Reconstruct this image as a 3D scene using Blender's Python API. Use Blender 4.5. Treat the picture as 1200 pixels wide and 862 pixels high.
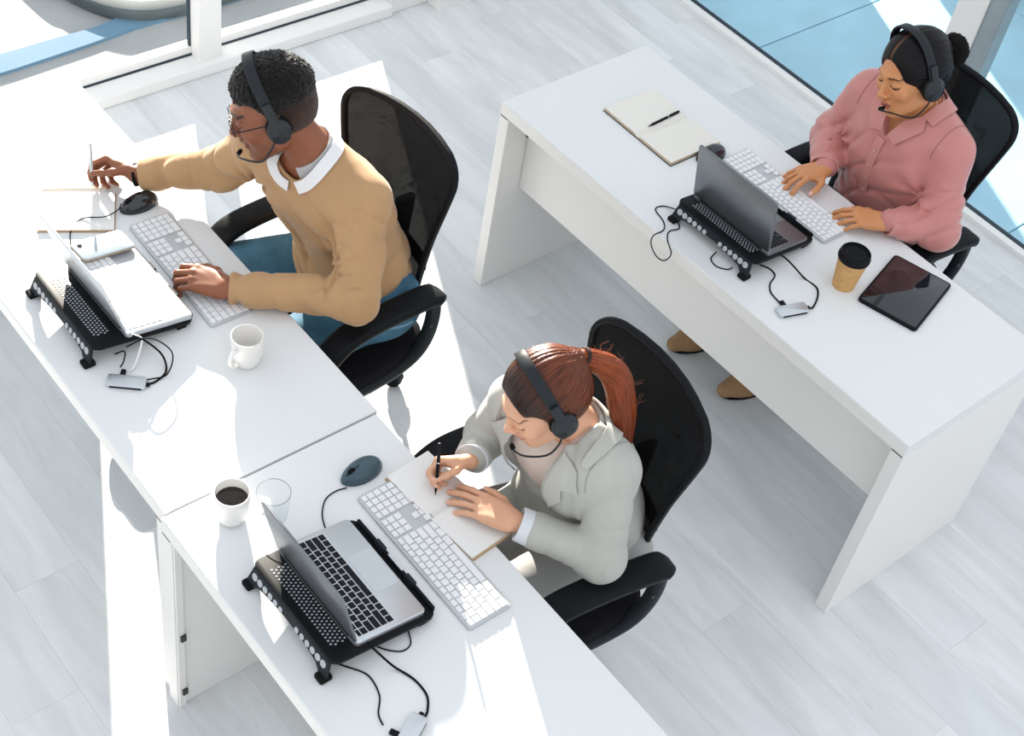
import bpy, bmesh, math, random
import numpy as np
from mathutils import Vector, Matrix
random.seed(7); RNG = np.random.default_rng(11)
for o in list(bpy.data.objects): bpy.data.objects.remove(o, do_unlink=True)
SC = bpy.context.scene
COL = SC.collection
PI = math.pi

# ---------------------------------------------------------------- camera
cd = bpy.data.cameras.new('camera'); cam = bpy.data.objects.new('camera', cd); COL.objects.link(cam)
cam.location = (1.89321, 0.34227, 3.43153); cam.rotation_mode = 'XYZ'; cam.rotation_euler = (0.761132, -0.138759, 0.891292)
cd.sensor_fit = 'HORIZONTAL'; cd.sensor_width = 36.0; cd.lens = 52.6601; cd.clip_start = 0.05; cd.clip_end = 200
SC.camera = cam
# ---------------------------------------------------------------- sky
w = bpy.data.worlds.new('sky'); SC.world = w; w.use_nodes = True
nt = w.node_tree; nt.nodes.clear()
wo = nt.nodes.new('ShaderNodeOutputWorld'); bg = nt.nodes.new('ShaderNodeBackground')
tc = nt.nodes.new('ShaderNodeTexCoord'); sx = nt.nodes.new('ShaderNodeSeparateXYZ'); cr = nt.nodes.new('ShaderNodeValToRGB')
nt.links.new(tc.outputs['Generated'], sx.inputs[0]); nt.links.new(sx.outputs['Z'], cr.inputs[0]); nt.links.new(cr.outputs[0], bg.inputs['Color'])
cr.color_ramp.elements[0].position = 0.0; cr.color_ramp.elements[0].color = (0.97, 0.98, 1.0, 1)
cr.color_ramp.elements[1].position = 0.9; cr.color_ramp.elements[1].color = (0.90, 0.945, 1.0, 1)
bg.inputs['Strength'].default_value = 1.0
nt.links.new(bg.outputs[0], wo.inputs['Surface'])
# ---------------------------------------------------------------- sun (low, through the left windows)
SAZ, SEL = math.radians(-26.5), math.radians(13.5)
sd = bpy.data.lights.new('sun', 'SUN'); sun = bpy.data.objects.new('sun', sd); COL.objects.link(sun)
sd.energy = 17.0; sd.angle = math.radians(0.6); sd.color = (1.0, 0.90, 0.78)
sdir = Vector((math.cos(SAZ) * math.cos(SEL), math.sin(SAZ) * math.cos(SEL), -math.sin(SEL)))
sun.rotation_euler = sdir.to_track_quat('-Z', 'Y').to_euler(); sun.location = (-6, 5, 5)
# ---------------------------------------------------------------- exposure
SC.view_settings.view_transform = 'Standard'; SC.view_settings.look = 'None'
SC.view_settings.exposure = 0.24; SC.view_settings.gamma = 1.0; SC.view_settings.use_curve_mapping = False

# ================================================================ materials
MATS = {}
def mat(name, col, rough=0.5, metal=0.0, spec=0.5, noise=None, bump=None, attr=False, sss=0.0, alpha=1.0, trans=0.0, coat=0.0, sheen=0.0, strand=False, ior=1.45, transl=0.0):
    """noise=(scale, amount[, stretch xyz]) colour variation; bump=(scale, strength, dist[, stretch])"""
    if name in MATS: return MATS[name]
    m = bpy.data.materials.new(name); m.use_nodes = True; MATS[name] = m
    n = m.node_tree.nodes; L = m.node_tree.links; b = n['Principled BSDF']
    def s(k, v):
        if k in b.inputs: b.inputs[k].default_value = v
    c4 = (col[0], col[1], col[2], 1); s('Base Color', c4); s('Roughness', rough); s('Metallic', metal); s('Specular IOR Level', spec)
    s('IOR', ior); s('Alpha', alpha); s('Transmission Weight', trans); s('Coat Weight', coat); s('Sheen Weight', sheen); s('Sheen Roughness', 0.4)
    if sss: s('Subsurface Weight', sss); s('Subsurface Radius', (1.0, 0.35, 0.2)); s('Subsurface Scale', 0.006)
    tcn = n.new('ShaderNodeTexCoord')
    src = None
    if attr:
        a = n.new('ShaderNodeAttribute'); a.attribute_name = 'Col'; src = a.outputs['Color']
    def mp(stretch):
        q = n.new('ShaderNodeMapping'); L.new(tcn.outputs['Object'], q.inputs['Vector'])
        if stretch: q.inputs['Scale'].default_value = stretch
        return q.outputs[0]
    if strand:
        a2 = n.new('ShaderNodeAttribute'); a2.attribute_name = 'Strand'
        q = n.new('ShaderNodeTexNoise'); q.inputs['Scale'].default_value = 1.0; q.inputs['Detail'].default_value = 4
        L.new(a2.outputs['Vector'], q.inputs['Vector'])
        r = n.new('ShaderNodeValToRGB'); r.color_ramp.elements[0].position = .32; r.color_ramp.elements[1].position = .68
        r.color_ramp.elements[0].color = (.45, .45, .45, 1); r.color_ramp.elements[1].color = (1.7, 1.6, 1.5, 1)
        L.new(q.outputs[0], r.inputs[0])
        mx = n.new('ShaderNodeMix'); mx.data_type = 'RGBA'; mx.blend_type = 'MULTIPLY'; mx.inputs[0].default_value = 1
        if src: L.new(src, mx.inputs[6])
        else: mx.inputs[6].default_value = c4
        L.new(r.outputs[0], mx.inputs[7]); src = mx.outputs[2]
        bb = n.new('ShaderNodeBump'); bb.inputs['Strength'].default_value = .6; bb.inputs['Distance'].default_value = .0015
        L.new(q.outputs[0], bb.inputs['Height']); L.new(bb.outputs[0], b.inputs['Normal'])
    if noise:
        q = n.new('ShaderNodeTexNoise'); q.inputs['Scale'].default_value = noise[0]; q.inputs['Detail'].default_value = 5
        L.new(mp(noise[2] if len(noise) > 2 else None), q.inputs['Vector'])
        r = n.new('ShaderNodeValToRGB'); a = noise[1]
        r.color_ramp.elements[0].position = .3; r.color_ramp.elements[1].position = .7
        r.color_ramp.elements[0].color = (1 - a, 1 - a, 1 - a, 1); r.color_ramp.elements[1].color = (1 + a * .6, 1 + a * .6, 1 + a * .6, 1)
        L.new(q.outputs[0], r.inputs[0])
        mx = n.new('ShaderNodeMix'); mx.data_type = 'RGBA'; mx.blend_type = 'MULTIPLY'; mx.inputs[0].default_value = 1
        if src: L.new(src, mx.inputs[6])
        else: mx.inputs[6].default_value = c4
        L.new(r.outputs[0], mx.inputs[7]); src = mx.outputs[2]
    if src: L.new(src, b.inputs['Base Color'])
    if bump:
        q = n.new('ShaderNodeTexNoise'); q.inputs['Scale'].default_value = bump[0]; q.inputs['Detail'].default_value = 3
        L.new(mp(bump[3] if len(bump) > 3 else None), q.inputs['Vector'])
        bb = n.new('ShaderNodeBump'); bb.inputs['Strength'].default_value = bump[1]; bb.inputs['Distance'].default_value = bump[2]
        L.new(q.outputs[0], bb.inputs['Height'])
        L.new(bb.outputs[0], b.inputs['Normal'])
    return m

def floor_mat(name, col, seed):
    m = bpy.data.materials.new(name); m.use_nodes = True; MATS[name] = m
    n = m.node_tree.nodes; L = m.node_tree.links; b = n['Principled BSDF']; b.inputs['Roughness'].default_value = .42
    tcn = n.new('ShaderNodeTexCoord'); oi = n.new('ShaderNodeObjectInfo'); ml = n.new('ShaderNodeMath'); ml.operation = 'MULTIPLY'; ml.inputs[1].default_value = 37 + seed
    L.new(oi.outputs['Random'], ml.inputs[0]); cb = n.new('ShaderNodeCombineXYZ'); L.new(ml.outputs[0], cb.inputs[0]); L.new(ml.outputs[0], cb.inputs[1])
    ad = n.new('ShaderNodeVectorMath'); L.new(tcn.outputs['Object'], ad.inputs[0]); L.new(cb.outputs[0], ad.inputs[1])
    cur = None; hs = []
    for sc, st, lo, hi, p0, p1, dist in ((1.7, (.8, 3.6, 1), .86, 1.06, .3, .7, .8), (5, (.5, 3.4, 1), .955, 1.025, .35, .65, 1.5), (8, (.55, 2.4, 1), 1.0, .84, .68, .77, 2.5)):
        mp = n.new('ShaderNodeMapping'); mp.inputs['Scale'].default_value = st; mp.inputs['Rotation'].default_value = (0, 0, .12); L.new(ad.outputs[0], mp.inputs['Vector'])
        q = n.new('ShaderNodeTexNoise'); q.inputs['Scale'].default_value = sc; q.inputs['Detail'].default_value = 6; q.inputs['Distortion'].default_value = dist; L.new(mp.outputs[0], q.inputs['Vector'])
        r = n.new('ShaderNodeValToRGB'); r.color_ramp.elements[0].position = p0; r.color_ramp.elements[1].position = p1; r.color_ramp.elements[0].color = (lo, lo, lo, 1); r.color_ramp.elements[1].color = (hi, hi, hi, 1); L.new(q.outputs[0], r.inputs[0])
        mx = n.new('ShaderNodeMix'); mx.data_type = 'RGBA'; mx.blend_type = 'MULTIPLY'; mx.inputs[0].default_value = 1
        if cur is None: mx.inputs[6].default_value = (*col, 1)
        else: L.new(cur, mx.inputs[6])
        L.new(r.outputs[0], mx.inputs[7]); cur = mx.outputs[2]; hs.append(q.outputs[0])
    L.new(cur, b.inputs['Base Color']); bb = n.new('ShaderNodeBump'); bb.inputs['Strength'].default_value = .12; bb.inputs['Distance'].default_value = .002; L.new(hs[1], bb.inputs['Height']); L.new(bb.outputs[0], b.inputs['Normal'])
    return m
M_floor = floor_mat('pale_oak_laminate', (.72, .74, .755), 1)
M_floor2 = floor_mat('pale_oak_laminate_light', (.735, .752, .765), 5)
M_floor3 = floor_mat('pale_oak_laminate_grey', (.705, .728, .745), 9)
M_joint = mat('plank_joint', (.68, .70, .71), .8)  # sub-floor tone in the joints, kept close to the planks
M_wall = mat('white_wall_paint', (.80, .80, .79), .7, bump=(60, .05, .001))
M_frame = mat('white_window_frame', (.82, .82, .81), .35, bump=(40, .03, .001))
M_gasket = mat('dark_rubber_gasket', (.03, .05, .07), .6)
M_alu = mat('grey_aluminium_frame', (.32, .38, .41), .4, metal=.4, noise=(20, .08))
def pane_glass(name, tint, ior, rough=.01):
    m = bpy.data.materials.new(name); m.use_nodes = True; n = m.node_tree.nodes; L = m.node_tree.links; n.clear()
    out = n.new('ShaderNodeOutputMaterial'); t = n.new('ShaderNodeBsdfTransparent'); g = n.new('ShaderNodeBsdfGlossy'); f = n.new('ShaderNodeFresnel'); mx = n.new('ShaderNodeMixShader')
    t.inputs['Color'].default_value = (*tint, 1); g.inputs['Roughness'].default_value = rough; f.inputs['IOR'].default_value = ior
    ge = n.new('ShaderNodeNewGeometry'); inv = n.new('ShaderNodeMath'); inv.operation = 'SUBTRACT'; inv.inputs[0].default_value = 1; L.new(ge.outputs['Backfacing'], inv.inputs[1])
    mu = n.new('ShaderNodeMath'); mu.operation = 'MULTIPLY'; L.new(f.outputs[0], mu.inputs[0]); L.new(inv.outputs[0], mu.inputs[1])
    L.new(mu.outputs[0], mx.inputs[0]); L.new(t.outputs[0], mx.inputs[1]); L.new(g.outputs[0], mx.inputs[2]); L.new(mx.outputs[0], out.inputs['Surface'])
    MATS[name] = m; return m
M_glass = pane_glass('window_glass', (.97, .985, .99), 1.35)
M_desk = mat('white_melamine_board', (.74, .76, .77), .28, bump=(200, .03, .0005))
M_deskedge = mat('white_melamine_edge_band', (.80, .79, .77), .35, bump=(150, .03, .0005))
M_screw = mat('dark_connector_metal', (.06, .06, .06), .4, metal=.6)
M_blackp = mat('black_plastic', (.009, .010, .012), .42, spec=.10, bump=(300, .12, .0006))
M_greyp = mat('charcoal_plastic', (.022, .027, .032), .4, spec=.10, bump=(300, .12, .0006))
M_rubber = mat('black_rubber', (.008, .008, .009), .7, spec=.10)
M_fabric = mat('black_seat_fabric', (.010, .010, .012), .9, spec=.1, bump=(600, .5, .001))
M_alum = mat('silver_aluminium', (.60, .635, .67), .36, metal=.75, bump=(400, .05, .0004))
M_darkalu = mat('space_grey_aluminium', (.20, .215, .235), .35, metal=.8, bump=(400, .05, .0004))
M_screen = mat('black_display_glass', (.01, .012, .016), .06, spec=.6, coat=.3)
M_keyb = mat('black_keycap', (.016, .017, .02), .45, spec=.10)
M_keyw = mat('white_keycap', (.80, .81, .83), .45)
M_kbgap = mat('keyboard_silver_deck', (.52, .54, .56), .4, metal=.3)
M_paper = mat('cream_paper', (.76, .74, .69), .8, bump=(80, .05, .001))
M_paperw = mat('white_paper', (.80, .80, .79), .8, bump=(80, .05, .001))
M_pedge = mat('page_edge_tan', (.62, .50, .36), .8, noise=(300, .25, (1, 1, 30)))
M_cover = mat('black_notebook_cover', (.03, .035, .045), .6, bump=(200, .2, .0006))
M_tanc = mat('tan_notebook_cover', (.45, .30, .17), .7, bump=(200, .2, .0006))
M_ceram = mat('white_ceramic', (.80, .79, .77), .22, coat=.3)
M_coffee = mat('black_coffee', (.012, .005, .003), .08)
M_clear = pane_glass('clear_tumbler_glass', (.94, .955, .96), 1.13)
M_kraft = mat('kraft_paper', (.62, .36, .14), .75, noise=(60, .12), bump=(120, .1, .0006))
M_white = mat('white_plastic', (.78, .78, .78), .35)
M_chrome = mat('polished_chrome', (.75, .76, .78), .15, metal=1.0)
M_grill = mat('painted_hole_light', (.42, .45, .48), .6)  # pale tone paints light showing through the stand's holes
def mesh_fabric():
    m = bpy.data.materials.new('black_mesh_fabric'); m.use_nodes = True
    n = m.node_tree.nodes; L = m.node_tree.links; b = n['Principled BSDF']; out = n['Material Output']
    b.inputs['Base Color'].default_value = (.012, .012, .013, 1); b.inputs['Roughness'].default_value = .8; b.inputs['Specular IOR Level'].default_value = .12
    t = n.new('ShaderNodeBsdfTransparent'); mx = n.new('ShaderNodeMixShader')
    tcn = n.new('ShaderNodeTexCoord'); wv = n.new('ShaderNodeTexWave'); wv.wave_type = 'BANDS'; wv.bands_direction = 'Z'
    wv.inputs['Scale'].default_value = 190; wv.inputs['Distortion'].default_value = .4
    L.new(tcn.outputs['Object'], wv.inputs['Vector'])
    mr = n.new('ShaderNodeMapRange'); mr.inputs[3].default_value = .965; mr.inputs[4].default_value = 1.0
    L.new(wv.outputs['Fac'], mr.inputs[0]); L.new(mr.outputs[0], mx.inputs[0])
    L.new(t.outputs[0], mx.inputs[1]); L.new(b.outputs[0], mx.inputs[2]); L.new(mx.outputs[0], out.inputs['Surface'])
    bb = n.new('ShaderNodeBump'); bb.inputs['Strength'].default_value = .5; bb.inputs['Distance'].default_value = .001
    L.new(wv.outputs['Fac'], bb.inputs['Height']); L.new(bb.outputs[0], b.inputs['Normal'])
    return m
M_mesh = mesh_fabric()

# ================================================================ object helpers
def tag(o, label=None, cat=None, group=None, kind=None):
    if label: o['label'] = label
    if cat: o['category'] = cat
    if group: o['group'] = group
    if kind: o['kind'] = kind
    return o
def link(name, me, parent=None, mats=None):
    o = bpy.data.objects.new(name, me); COL.objects.link(o)
    if parent is not None: o.parent = parent
    return o
def empty(name, loc=(0, 0, 0), rz=0, label=None, cat=None, group=None):
    o = bpy.data.objects.new(name, None); COL.objects.link(o); o.location = loc; o.rotation_euler = (0, 0, rz)
    o.empty_display_size = .05
    return tag(o, label, cat, group)
def build(name, bm, m, parent=None, smooth=False, loc=None, rot=None, ang=None):
    bmesh.ops.recalc_face_normals(bm, faces=bm.faces)
    me = bpy.data.meshes.new(name); bm.to_mesh(me); bm.free()
    for q in (m if isinstance(m, (list, tuple)) else [m]): me.materials.append(q)
    if smooth:
        me.polygons.foreach_set('use_smooth', [True] * len(me.polygons))
        if ang:
            try: me.set_sharp_from_angle(angle=math.radians(ang))
            except Exception: pass
    o = link(name, me, parent)
    if loc: o.location = loc
    if rot: o.rotation_euler = rot
    return o
def box(bm, x0, x1, y0, y1, z0, z1, bev=0, seg=2, M=None, mi=0):
    vs = [bm.verts.new((x, y, z)) for x in (x0, x1) for y in (y0, y1) for z in (z0, z1)]
    fs = [bm.faces.new([vs[i] for i in q]) for q in ((0, 1, 3, 2), (4, 6, 7, 5), (0, 4, 5, 1), (2, 3, 7, 6), (0, 2, 6, 4), (1, 5, 7, 3))]
    for f in fs: f.material_index = mi
    if bev > 0:
        es = list({e for f in fs for e in f.edges})
        r = bmesh.ops.bevel(bm, geom=es, offset=bev, segments=seg, affect='EDGES', profile=.5)
        vs = list({v for f in r['faces'] for v in f.verts} | {v for v in vs if v.is_valid})
    if M is not None:
        for v in vs: v.co = M @ v.co
    return vs
def bx(name, x0, x1, y0, y1, z0, z1, m, parent=None, bev=0.0, seg=2):
    bm = bmesh.new(); box(bm, x0, x1, y0, y1, z0, z1, bev, seg); return build(name, bm, m, parent)
def catmull(pts, n=8, closed=False):
    P = [Vector(p) for p in pts]; out = []
    N = len(P)
    rng = range(N) if closed else range(N - 1)
    for i in rng:
        if closed: a, b, c, d = P[(i - 1) % N], P[i], P[(i + 1) % N], P[(i + 2) % N]
        else: a, b, c, d = P[max(i - 1, 0)], P[i], P[i + 1], P[min(i + 2, N - 1)]
        for k in range(n):
            t = k / n
            out.append(.5 * ((2 * b) + (c - a) * t + (2 * a - 5 * b + 4 * c - d) * t * t + (3 * b - a - 3 * c + d) * t ** 3))
    if not closed: out.append(P[-1])
    return out
def sweep(bm, pts, prof, closed=False, up=None, scale=None, cap=True, mi=0):
    """sweep closed 2-D profile [(a,b)] along pts; a = side, b = up"""
    P = [Vector(p) for p in pts]; N = len(P); rings = []
    prevs = None
    for i in range(N):
        t = (P[(i + 1) % N] - P[i - 1]) if closed else (P[min(i + 1, N - 1)] - P[max(i - 1, 0)])
        t.normalize()
        if up is not None:
            u = up[i] if isinstance(up, list) else Vector(up)
            s = t.cross(u)
            if s.length < 1e-6: s = prevs or t.orthogonal()
            s.normalize(); b = s.cross(t).normalized()
        else:
            if prevs is None:
                s = t.orthogonal().normalized()
            else:
                s = (prevs - t * prevs.dot(t)); s = s.normalized() if s.length > 1e-6 else t.orthogonal().normalized()
            b = s.cross(t).normalized()
        prevs = s
        k = scale[i] if scale else 1
        rings.append([bm.verts.new(P[i] + s * (a * k) + b * (c * k)) for a, c in prof])
    m = len(prof); vs = [v for r in rings for v in r]
    for i in range(N if closed else N - 1):
        A, B = rings[i], rings[(i + 1) % N]
        for j in range(m):
            f = bm.faces.new((A[j], A[(j + 1) % m], B[(j + 1) % m], B[j])); f.material_index = mi
    if cap and not closed:
        for r, rev in ((rings[0], True), (rings[-1], False)):
            try: f = bm.faces.new(list(reversed(r)) if rev else r); f.material_index = mi
            except Exception: pass
    return vs
def circ(r, n=8, rb=None):
    rb = rb or r
    return [(r * math.cos(2 * PI * i / n), rb * math.sin(2 * PI * i / n)) for i in range(n)]
def rrect(w, h, r, n=3):
    out = []
    for cx, cy, a0 in ((w / 2 - r, h / 2 - r, 0), (-w / 2 + r, h / 2 - r, 90), (-w / 2 + r, -h / 2 + r, 180), (w / 2 - r, -h / 2 + r, 270)):
        for i in range(n + 1):
            a = math.radians(a0 + 90 * i / n); out.append((cx + r * math.cos(a), cy + r * math.sin(a)))
    return out
def tube(name, pts, r, m, parent=None, n=8, smooth_n=6, closed=False, prof=None, up=None):
    bm = bmesh.new(); c = catmull(pts, smooth_n, closed) if smooth_n else pts
    sweep(bm, c, prof or circ(r, n), closed=closed, up=up)
    return build(name, bm, m, parent, smooth=True, ang=50)
def prism(bm, poly, z0, z1, bev=0, seg=2, mi=0):
    """poly [(x,y)] ccw, extruded z0..z1, optional bevel of the rims"""
    a = [bm.verts.new((x, y, z0)) for x, y in poly]; b = [bm.verts.new((x, y, z1)) for x, y in poly]
    fs = [bm.faces.new(list(reversed(a))), bm.faces.new(b)]; n = len(poly)
    for i in range(n): fs.append(bm.faces.new((a[i], a[(i + 1) % n], b[(i + 1) % n], b[i])))
    for f in fs: f.material_index = mi
    vs = a + b
    if bev:
        es = list(fs[0].edges) + list(fs[1].edges)
        r = bmesh.ops.bevel(bm, geom=es, offset=bev, segments=seg, affect='EDGES', profile=.5)
        vs = list({v for v in vs if v.is_valid} | {v for f in r['faces'] for v in f.verts})
    return vs
def slab(name, w, d, h, r, m, parent=None, bev=.001, loc=None, rot=None):
    bm = bmesh.new(); prism(bm, rrect(w, d, r, 4), 0, h, bev); return build(name, bm, m, parent, loc=loc, rot=rot, smooth=True, ang=40)
def lathe(bm, prof, n=32, c=(0, 0, 0), mi=0):
    rings = []
    for r, z in prof:
        if r < 1e-6: rings.append([bm.verts.new((c[0], c[1], c[2] + z))])
        else: rings.append([bm.verts.new((c[0] + r * math.cos(2 * PI * i / n), c[1] + r * math.sin(2 * PI * i / n), c[2] + z)) for i in range(n)])
    for A, B in zip(rings[:-1], rings[1:]):
        for i in range(n):
            j = (i + 1) % n
            if len(A) == 1 and len(B) == 1: continue
            if len(A) == 1: f = bm.faces.new((A[0], B[i], B[j]))
            elif len(B) == 1: f = bm.faces.new((A[i], B[0], A[j]))
            else: f = bm.faces.new((A[i], A[j], B[j], B[i]))
            f.material_index = mi
    return [v for r in rings for v in r]

# ================================================================ the setting
FX0, FX1, FY0, FY1 = -2.19, 4.2, -2.2, 4.78
WR = 4.80       # plane of the right-hand glazing
WL = -2.19      # inner plane of the left-hand glazing
floor = tag(bx('floor', FX0, FX1, FY0, FY1 + .02, -.20, -.004, M_joint), kind='structure')
pw, pl = .185, 1.30
row = 0; y = FY0
pmesh = {}
rr = random.Random(3)
while y < FY1:
    y1 = min(y + pw, FY1); x = FX0 - rr.random() * pl
    while x < FX1:
        xa, xb = max(x, FX0), min(x + pl, FX1)
        if xb - xa > .03 and xb > -2.3 and not (y1 < -1.2) and not (xa > 3.2):
            key = (round(xb - xa, 3), round(y1 - y, 3))
            if key not in pmesh:
                bm = bmesh.new(); g = .00015
                box(bm, g, xb - xa - g, g, y1 - y - g, -.004, 0, .0003, 1)
                pmesh[key] = {}
                for q in (M_floor, M_floor2, M_floor3):
                    me = bpy.data.meshes.new('plank'); bm.to_mesh(me); me.materials.append(q); pmesh[key][q.name] = me
                bm.free()
            q = rr.choice((M_floor, M_floor2, M_floor2, M_floor3))
            o = link('plank', pmesh[key][q.name], floor); o.location = (xa, y, rr.uniform(-.0001, .0001))
        x += pl
    y += pw

def wbox(name, x0, x1, y0, y1, z0, z1, m, parent=None, bev=.003, kind='structure'):
    o = bx(name, x0, x1, y0, y1, z0, z1, m, parent, bev)
    if parent is None: tag(o, kind=kind)
    return o
# left side: solid pier near the corner, long low window run with posts
wall_left = wbox('wall_left', -2.38, -2.095, 3.79, 4.95, -.1, 4.2, M_wall)
bx('jamb_board', -2.36, -2.17, 3.60, 3.789, .0, 4.2, M_frame, wall_left, .004)
win1 = tag(empty('window_1'), kind='structure')
bx('window_sill', -2.235, -2.15, -1.6, 3.60, 0, .05, M_frame, win1, .006)
bx('window_sill', -2.345, -2.237, -1.6, 3.60, -.02, .035, M_frame, win1, .003)
for xx in (-2.28, -2.315):
    bx('track_rail', xx - .004, xx + .004, -1.6, 3.60, .035, .05, M_frame, win1, .001)
for ya, yb in ((-1.6, -.1), (.0, 1.32), (1.42, 2.73), (2.83, 3.60)):
    f = bx('bottom_rail', -2.262, -2.238, ya, yb, .035, .085, M_frame, win1, .003)
    bx('gasket', -2.2375, -2.2345, ya, yb, .048, .056, M_gasket, f)
    bx('glass_pane', -2.253, -2.247, ya, yb, .085, 4.0, M_glass, win1)
    bx('gasket_strip', -2.258, -2.240, yb - .006, yb, .085, 4.0, M_gasket, win1)
for ya, yb in ((-.1, 0), (1.32, 1.42), (2.73, 2.83)):
    p = bx('window_post', -2.262, -2.185, ya, yb, 0, 4.15, M_frame, win1, .006)
bx('window_head', -2.34, -2.16, -1.6, 3.6, 4.0, 4.2, M_frame, win1, .004)
# right side: full-height glazing standing on a white threshold
win2 = tag(empty('window_2'), kind='structure')
bx('threshold', -2.095, 4.2, 4.765, 4.800, -.06, .022, M_frame, win2, .004)
bx('gasket_strip', -2.095, 4.2, 4.802, 4.826, -.06, .020, M_gasket, win2, .002)
bx('threshold', -2.095, 4.2, 4.828, 4.86, -.06, -.005, M_alu, win2, .002)
for xa, xb in ((-2.09, -.46), (-.27, 1.3), (1.42, 3.0), (3.12, 4.2)):
    bx('glass_pane', xa, xb, 4.811, 4.817, .02, 4.0, M_glass, win2)
    bx('gasket_strip', xb - .005, xb, 4.805, 4.823, .02, 4.0, M_gasket, win2)
for xa, xb in ((-.46, -.345), (1.3, 1.42), (3.0, 3.12)):
    bx('window_post', xa, xb, 4.79, 4.88, .0, 4.15, M_frame, win2, .006)
    bx('aluminium_post', xb + .001, xb + .07, 4.80, 4.87, .0, 4.15, M_alu, win2, .004)
# ---------------------------------------------------------------- outside
M_pave = mat('shade_blue_paving', (.40, .66, .80), .7, noise=(3, .12), bump=(50, .2, .002))  # blue cast of the shaded terrace is put into the slab colour
M_pave2 = mat('pale_concrete', (.27, .29, .31), .8, noise=(4, .1), bump=(50, .2, .002))
M_kerb = mat('dark_grey_kerb', (.045, .065, .075), .8, noise=(10, .2))
M_band = mat('pale_blue_paint', (.09, .19, .29), .8, noise=(3, .15))
wbox('wall_terrace', -2.40, -2.22, 4.955, 6.10, -.1, 4.2, M_wall)
wbox('wall_courtyard', -2.40, -2.22, 6.57, 14.0, -.1, 4.2, M_wall)
terrace = tag(wbox('terrace', -14, 14, 4.86, 18, -.30, -.075, M_kerb), kind='structure')
slabm = {}
for i in range(9):
    for j in range(6):
        xa = -4.0 + i * 1.35; ya = 4.88 + j * 1.35
        o = None
        if 'm' not in slabm:
            bm = bmesh.new(); box(bm, .003, 1.347, .003, 1.347, -.075, -.04, .003, 1)
            me = bpy.data.meshes.new('paving_slab'); bm.to_mesh(me); bm.free(); me.materials.append(M_pave); slabm['m'] = me
        o = link('paving_slab', slabm['m'], terrace); o.location = (xa, ya, 0)
forecourt = tag(wbox('forecourt', -30, -2.38, -14, 18, -.32, -.07, M_pave2), kind='structure')
bm = bmesh.new(); prism(bm, [(-2.62, -3), (-2.575, 1.0), (-2.585, 2.20), (-2.60, 2.50), (-2.62, 2.72), (-2.60, 3.6), (-2.72, 3.6), (-2.72, 2.75), (-2.69, 2.58), (-2.69, 2.2), (-2.72, 1.0), (-2.80, -3)], -.07, -.055); build('painted_band', bm, M_band, forecourt)
kb = [(-2.66, 3.6, -.04), (-2.645, 3.1, -.04), (-2.655, 2.86, -.04), (-2.70, 2.74, -.04), (-2.79, 2.66, -.04), (-2.95, 2.60, -.04), (-3.3, 2.55, -.04), (-5.5, 2.5, -.04)]
bm = bmesh.new(); sweep(bm, catmull(kb, 8), rrect(.085, .05, .012), up=(0, 0, 1)); build('curved_kerb', bm, M_kerb, forecourt, smooth=True, ang=40)
bm = bmesh.new(); prism(bm, [(-2.74, 2.80), (-2.72, 3.0), (-2.80, 3.4), (-6, 3.6), (-6, 2.66), (-3.0, 2.68), (-2.82, 2.72)], -.07, -.05, .004, 1); build('white_paving_patch', bm, mat('white_gravel', (.40, .40, .41), .8, noise=(25, .3)), forecourt)
t = empty('bench_stand_in', (.15, 6.62, -.04), 0, 'made-up low bench standing in for a dark shape beyond the right-hand glass', 'bench')  # bench made up for an unidentified dark shape out there
bx('bench_seat', -1.5, 1.6, -.20, .20, .30, .36, mat('dark_slate', (.03, .045, .055), .6), t, .01)
for q in (-1.3, .05, 1.4): bx('leg', q - .03, q + .03, -.16, .16, 0, .30, M_alu, t, .004)
bx('front_rail', -1.5, 1.6, -.21, -.19, .26, .29, M_chrome, t, .003)
# ================================================================ desks
H = .74
def make_desk(name, label, x0, y0, L, W, rz=0, modesty=True, fasten=False):
    d = empty(name, (x0, y0, 0), rz, label, 'desk')
    t = bx('tabletop', 0, L, 0, W, H - .045, H, M_desk, d, .0025, 2)
    bx('edge_band', .001, L - .001, -.0012, .0, H - .043, H - .003, M_deskedge, t)
    for xa in (0, L - .04):
        p = bx('end_panel', xa, xa + .04, .0, W, 0, H - .0465, M_deskedge, d, .002, 2)
    if modesty:
        bx('modesty_panel', .042, L - .042, .095, .113, .395, H - .047, M_deskedge, d, .001)
        bx('bracket', .0405, .048, .085, .094, .60, .622, M_screw, d)
    else:
        bx('rail', .042, L - .042, W - .06, W - .04, H - .13, H - .047, M_deskedge, d, .001)
    if fasten:
        p = bx('end_post', .041, .047, .003, .022, .0, H - .048, M_deskedge, d, .001)
        for z in (.06, .30): bx('bracket', .0472, .053, .010, .024, z, z + .022, M_screw, d)
    for xa, ya in ((0, 0), (L - .04, 0), (0, W - .04), (L - .04, W - .04)):
        pass
    bx('corner_seam', .004, .038, -.0022, -.0012, H - .0475, H - .0455, M_screw, d)
    bx('corner_seam', L - .038, L - .004, -.0022, -.0012, H - .0475, H - .0455, M_screw, d)
    return d
make_desk('office_desk', 'white desk by the window wall holding the tan-sweater man\'s laptop', -1.472, 1.318, 1.526, .574, 0, modesty=False)
make_desk('office_desk', 'white desk in the foreground holding the filled coffee mug and drinking glass', .060, 1.306, 1.62, .578, 0, modesty=False, fasten=True)
make_desk('office_desk', 'separate white desk with a front panel, under the tablet and takeaway cup', -.764, 2.934, 1.621, .606, .014)

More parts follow.
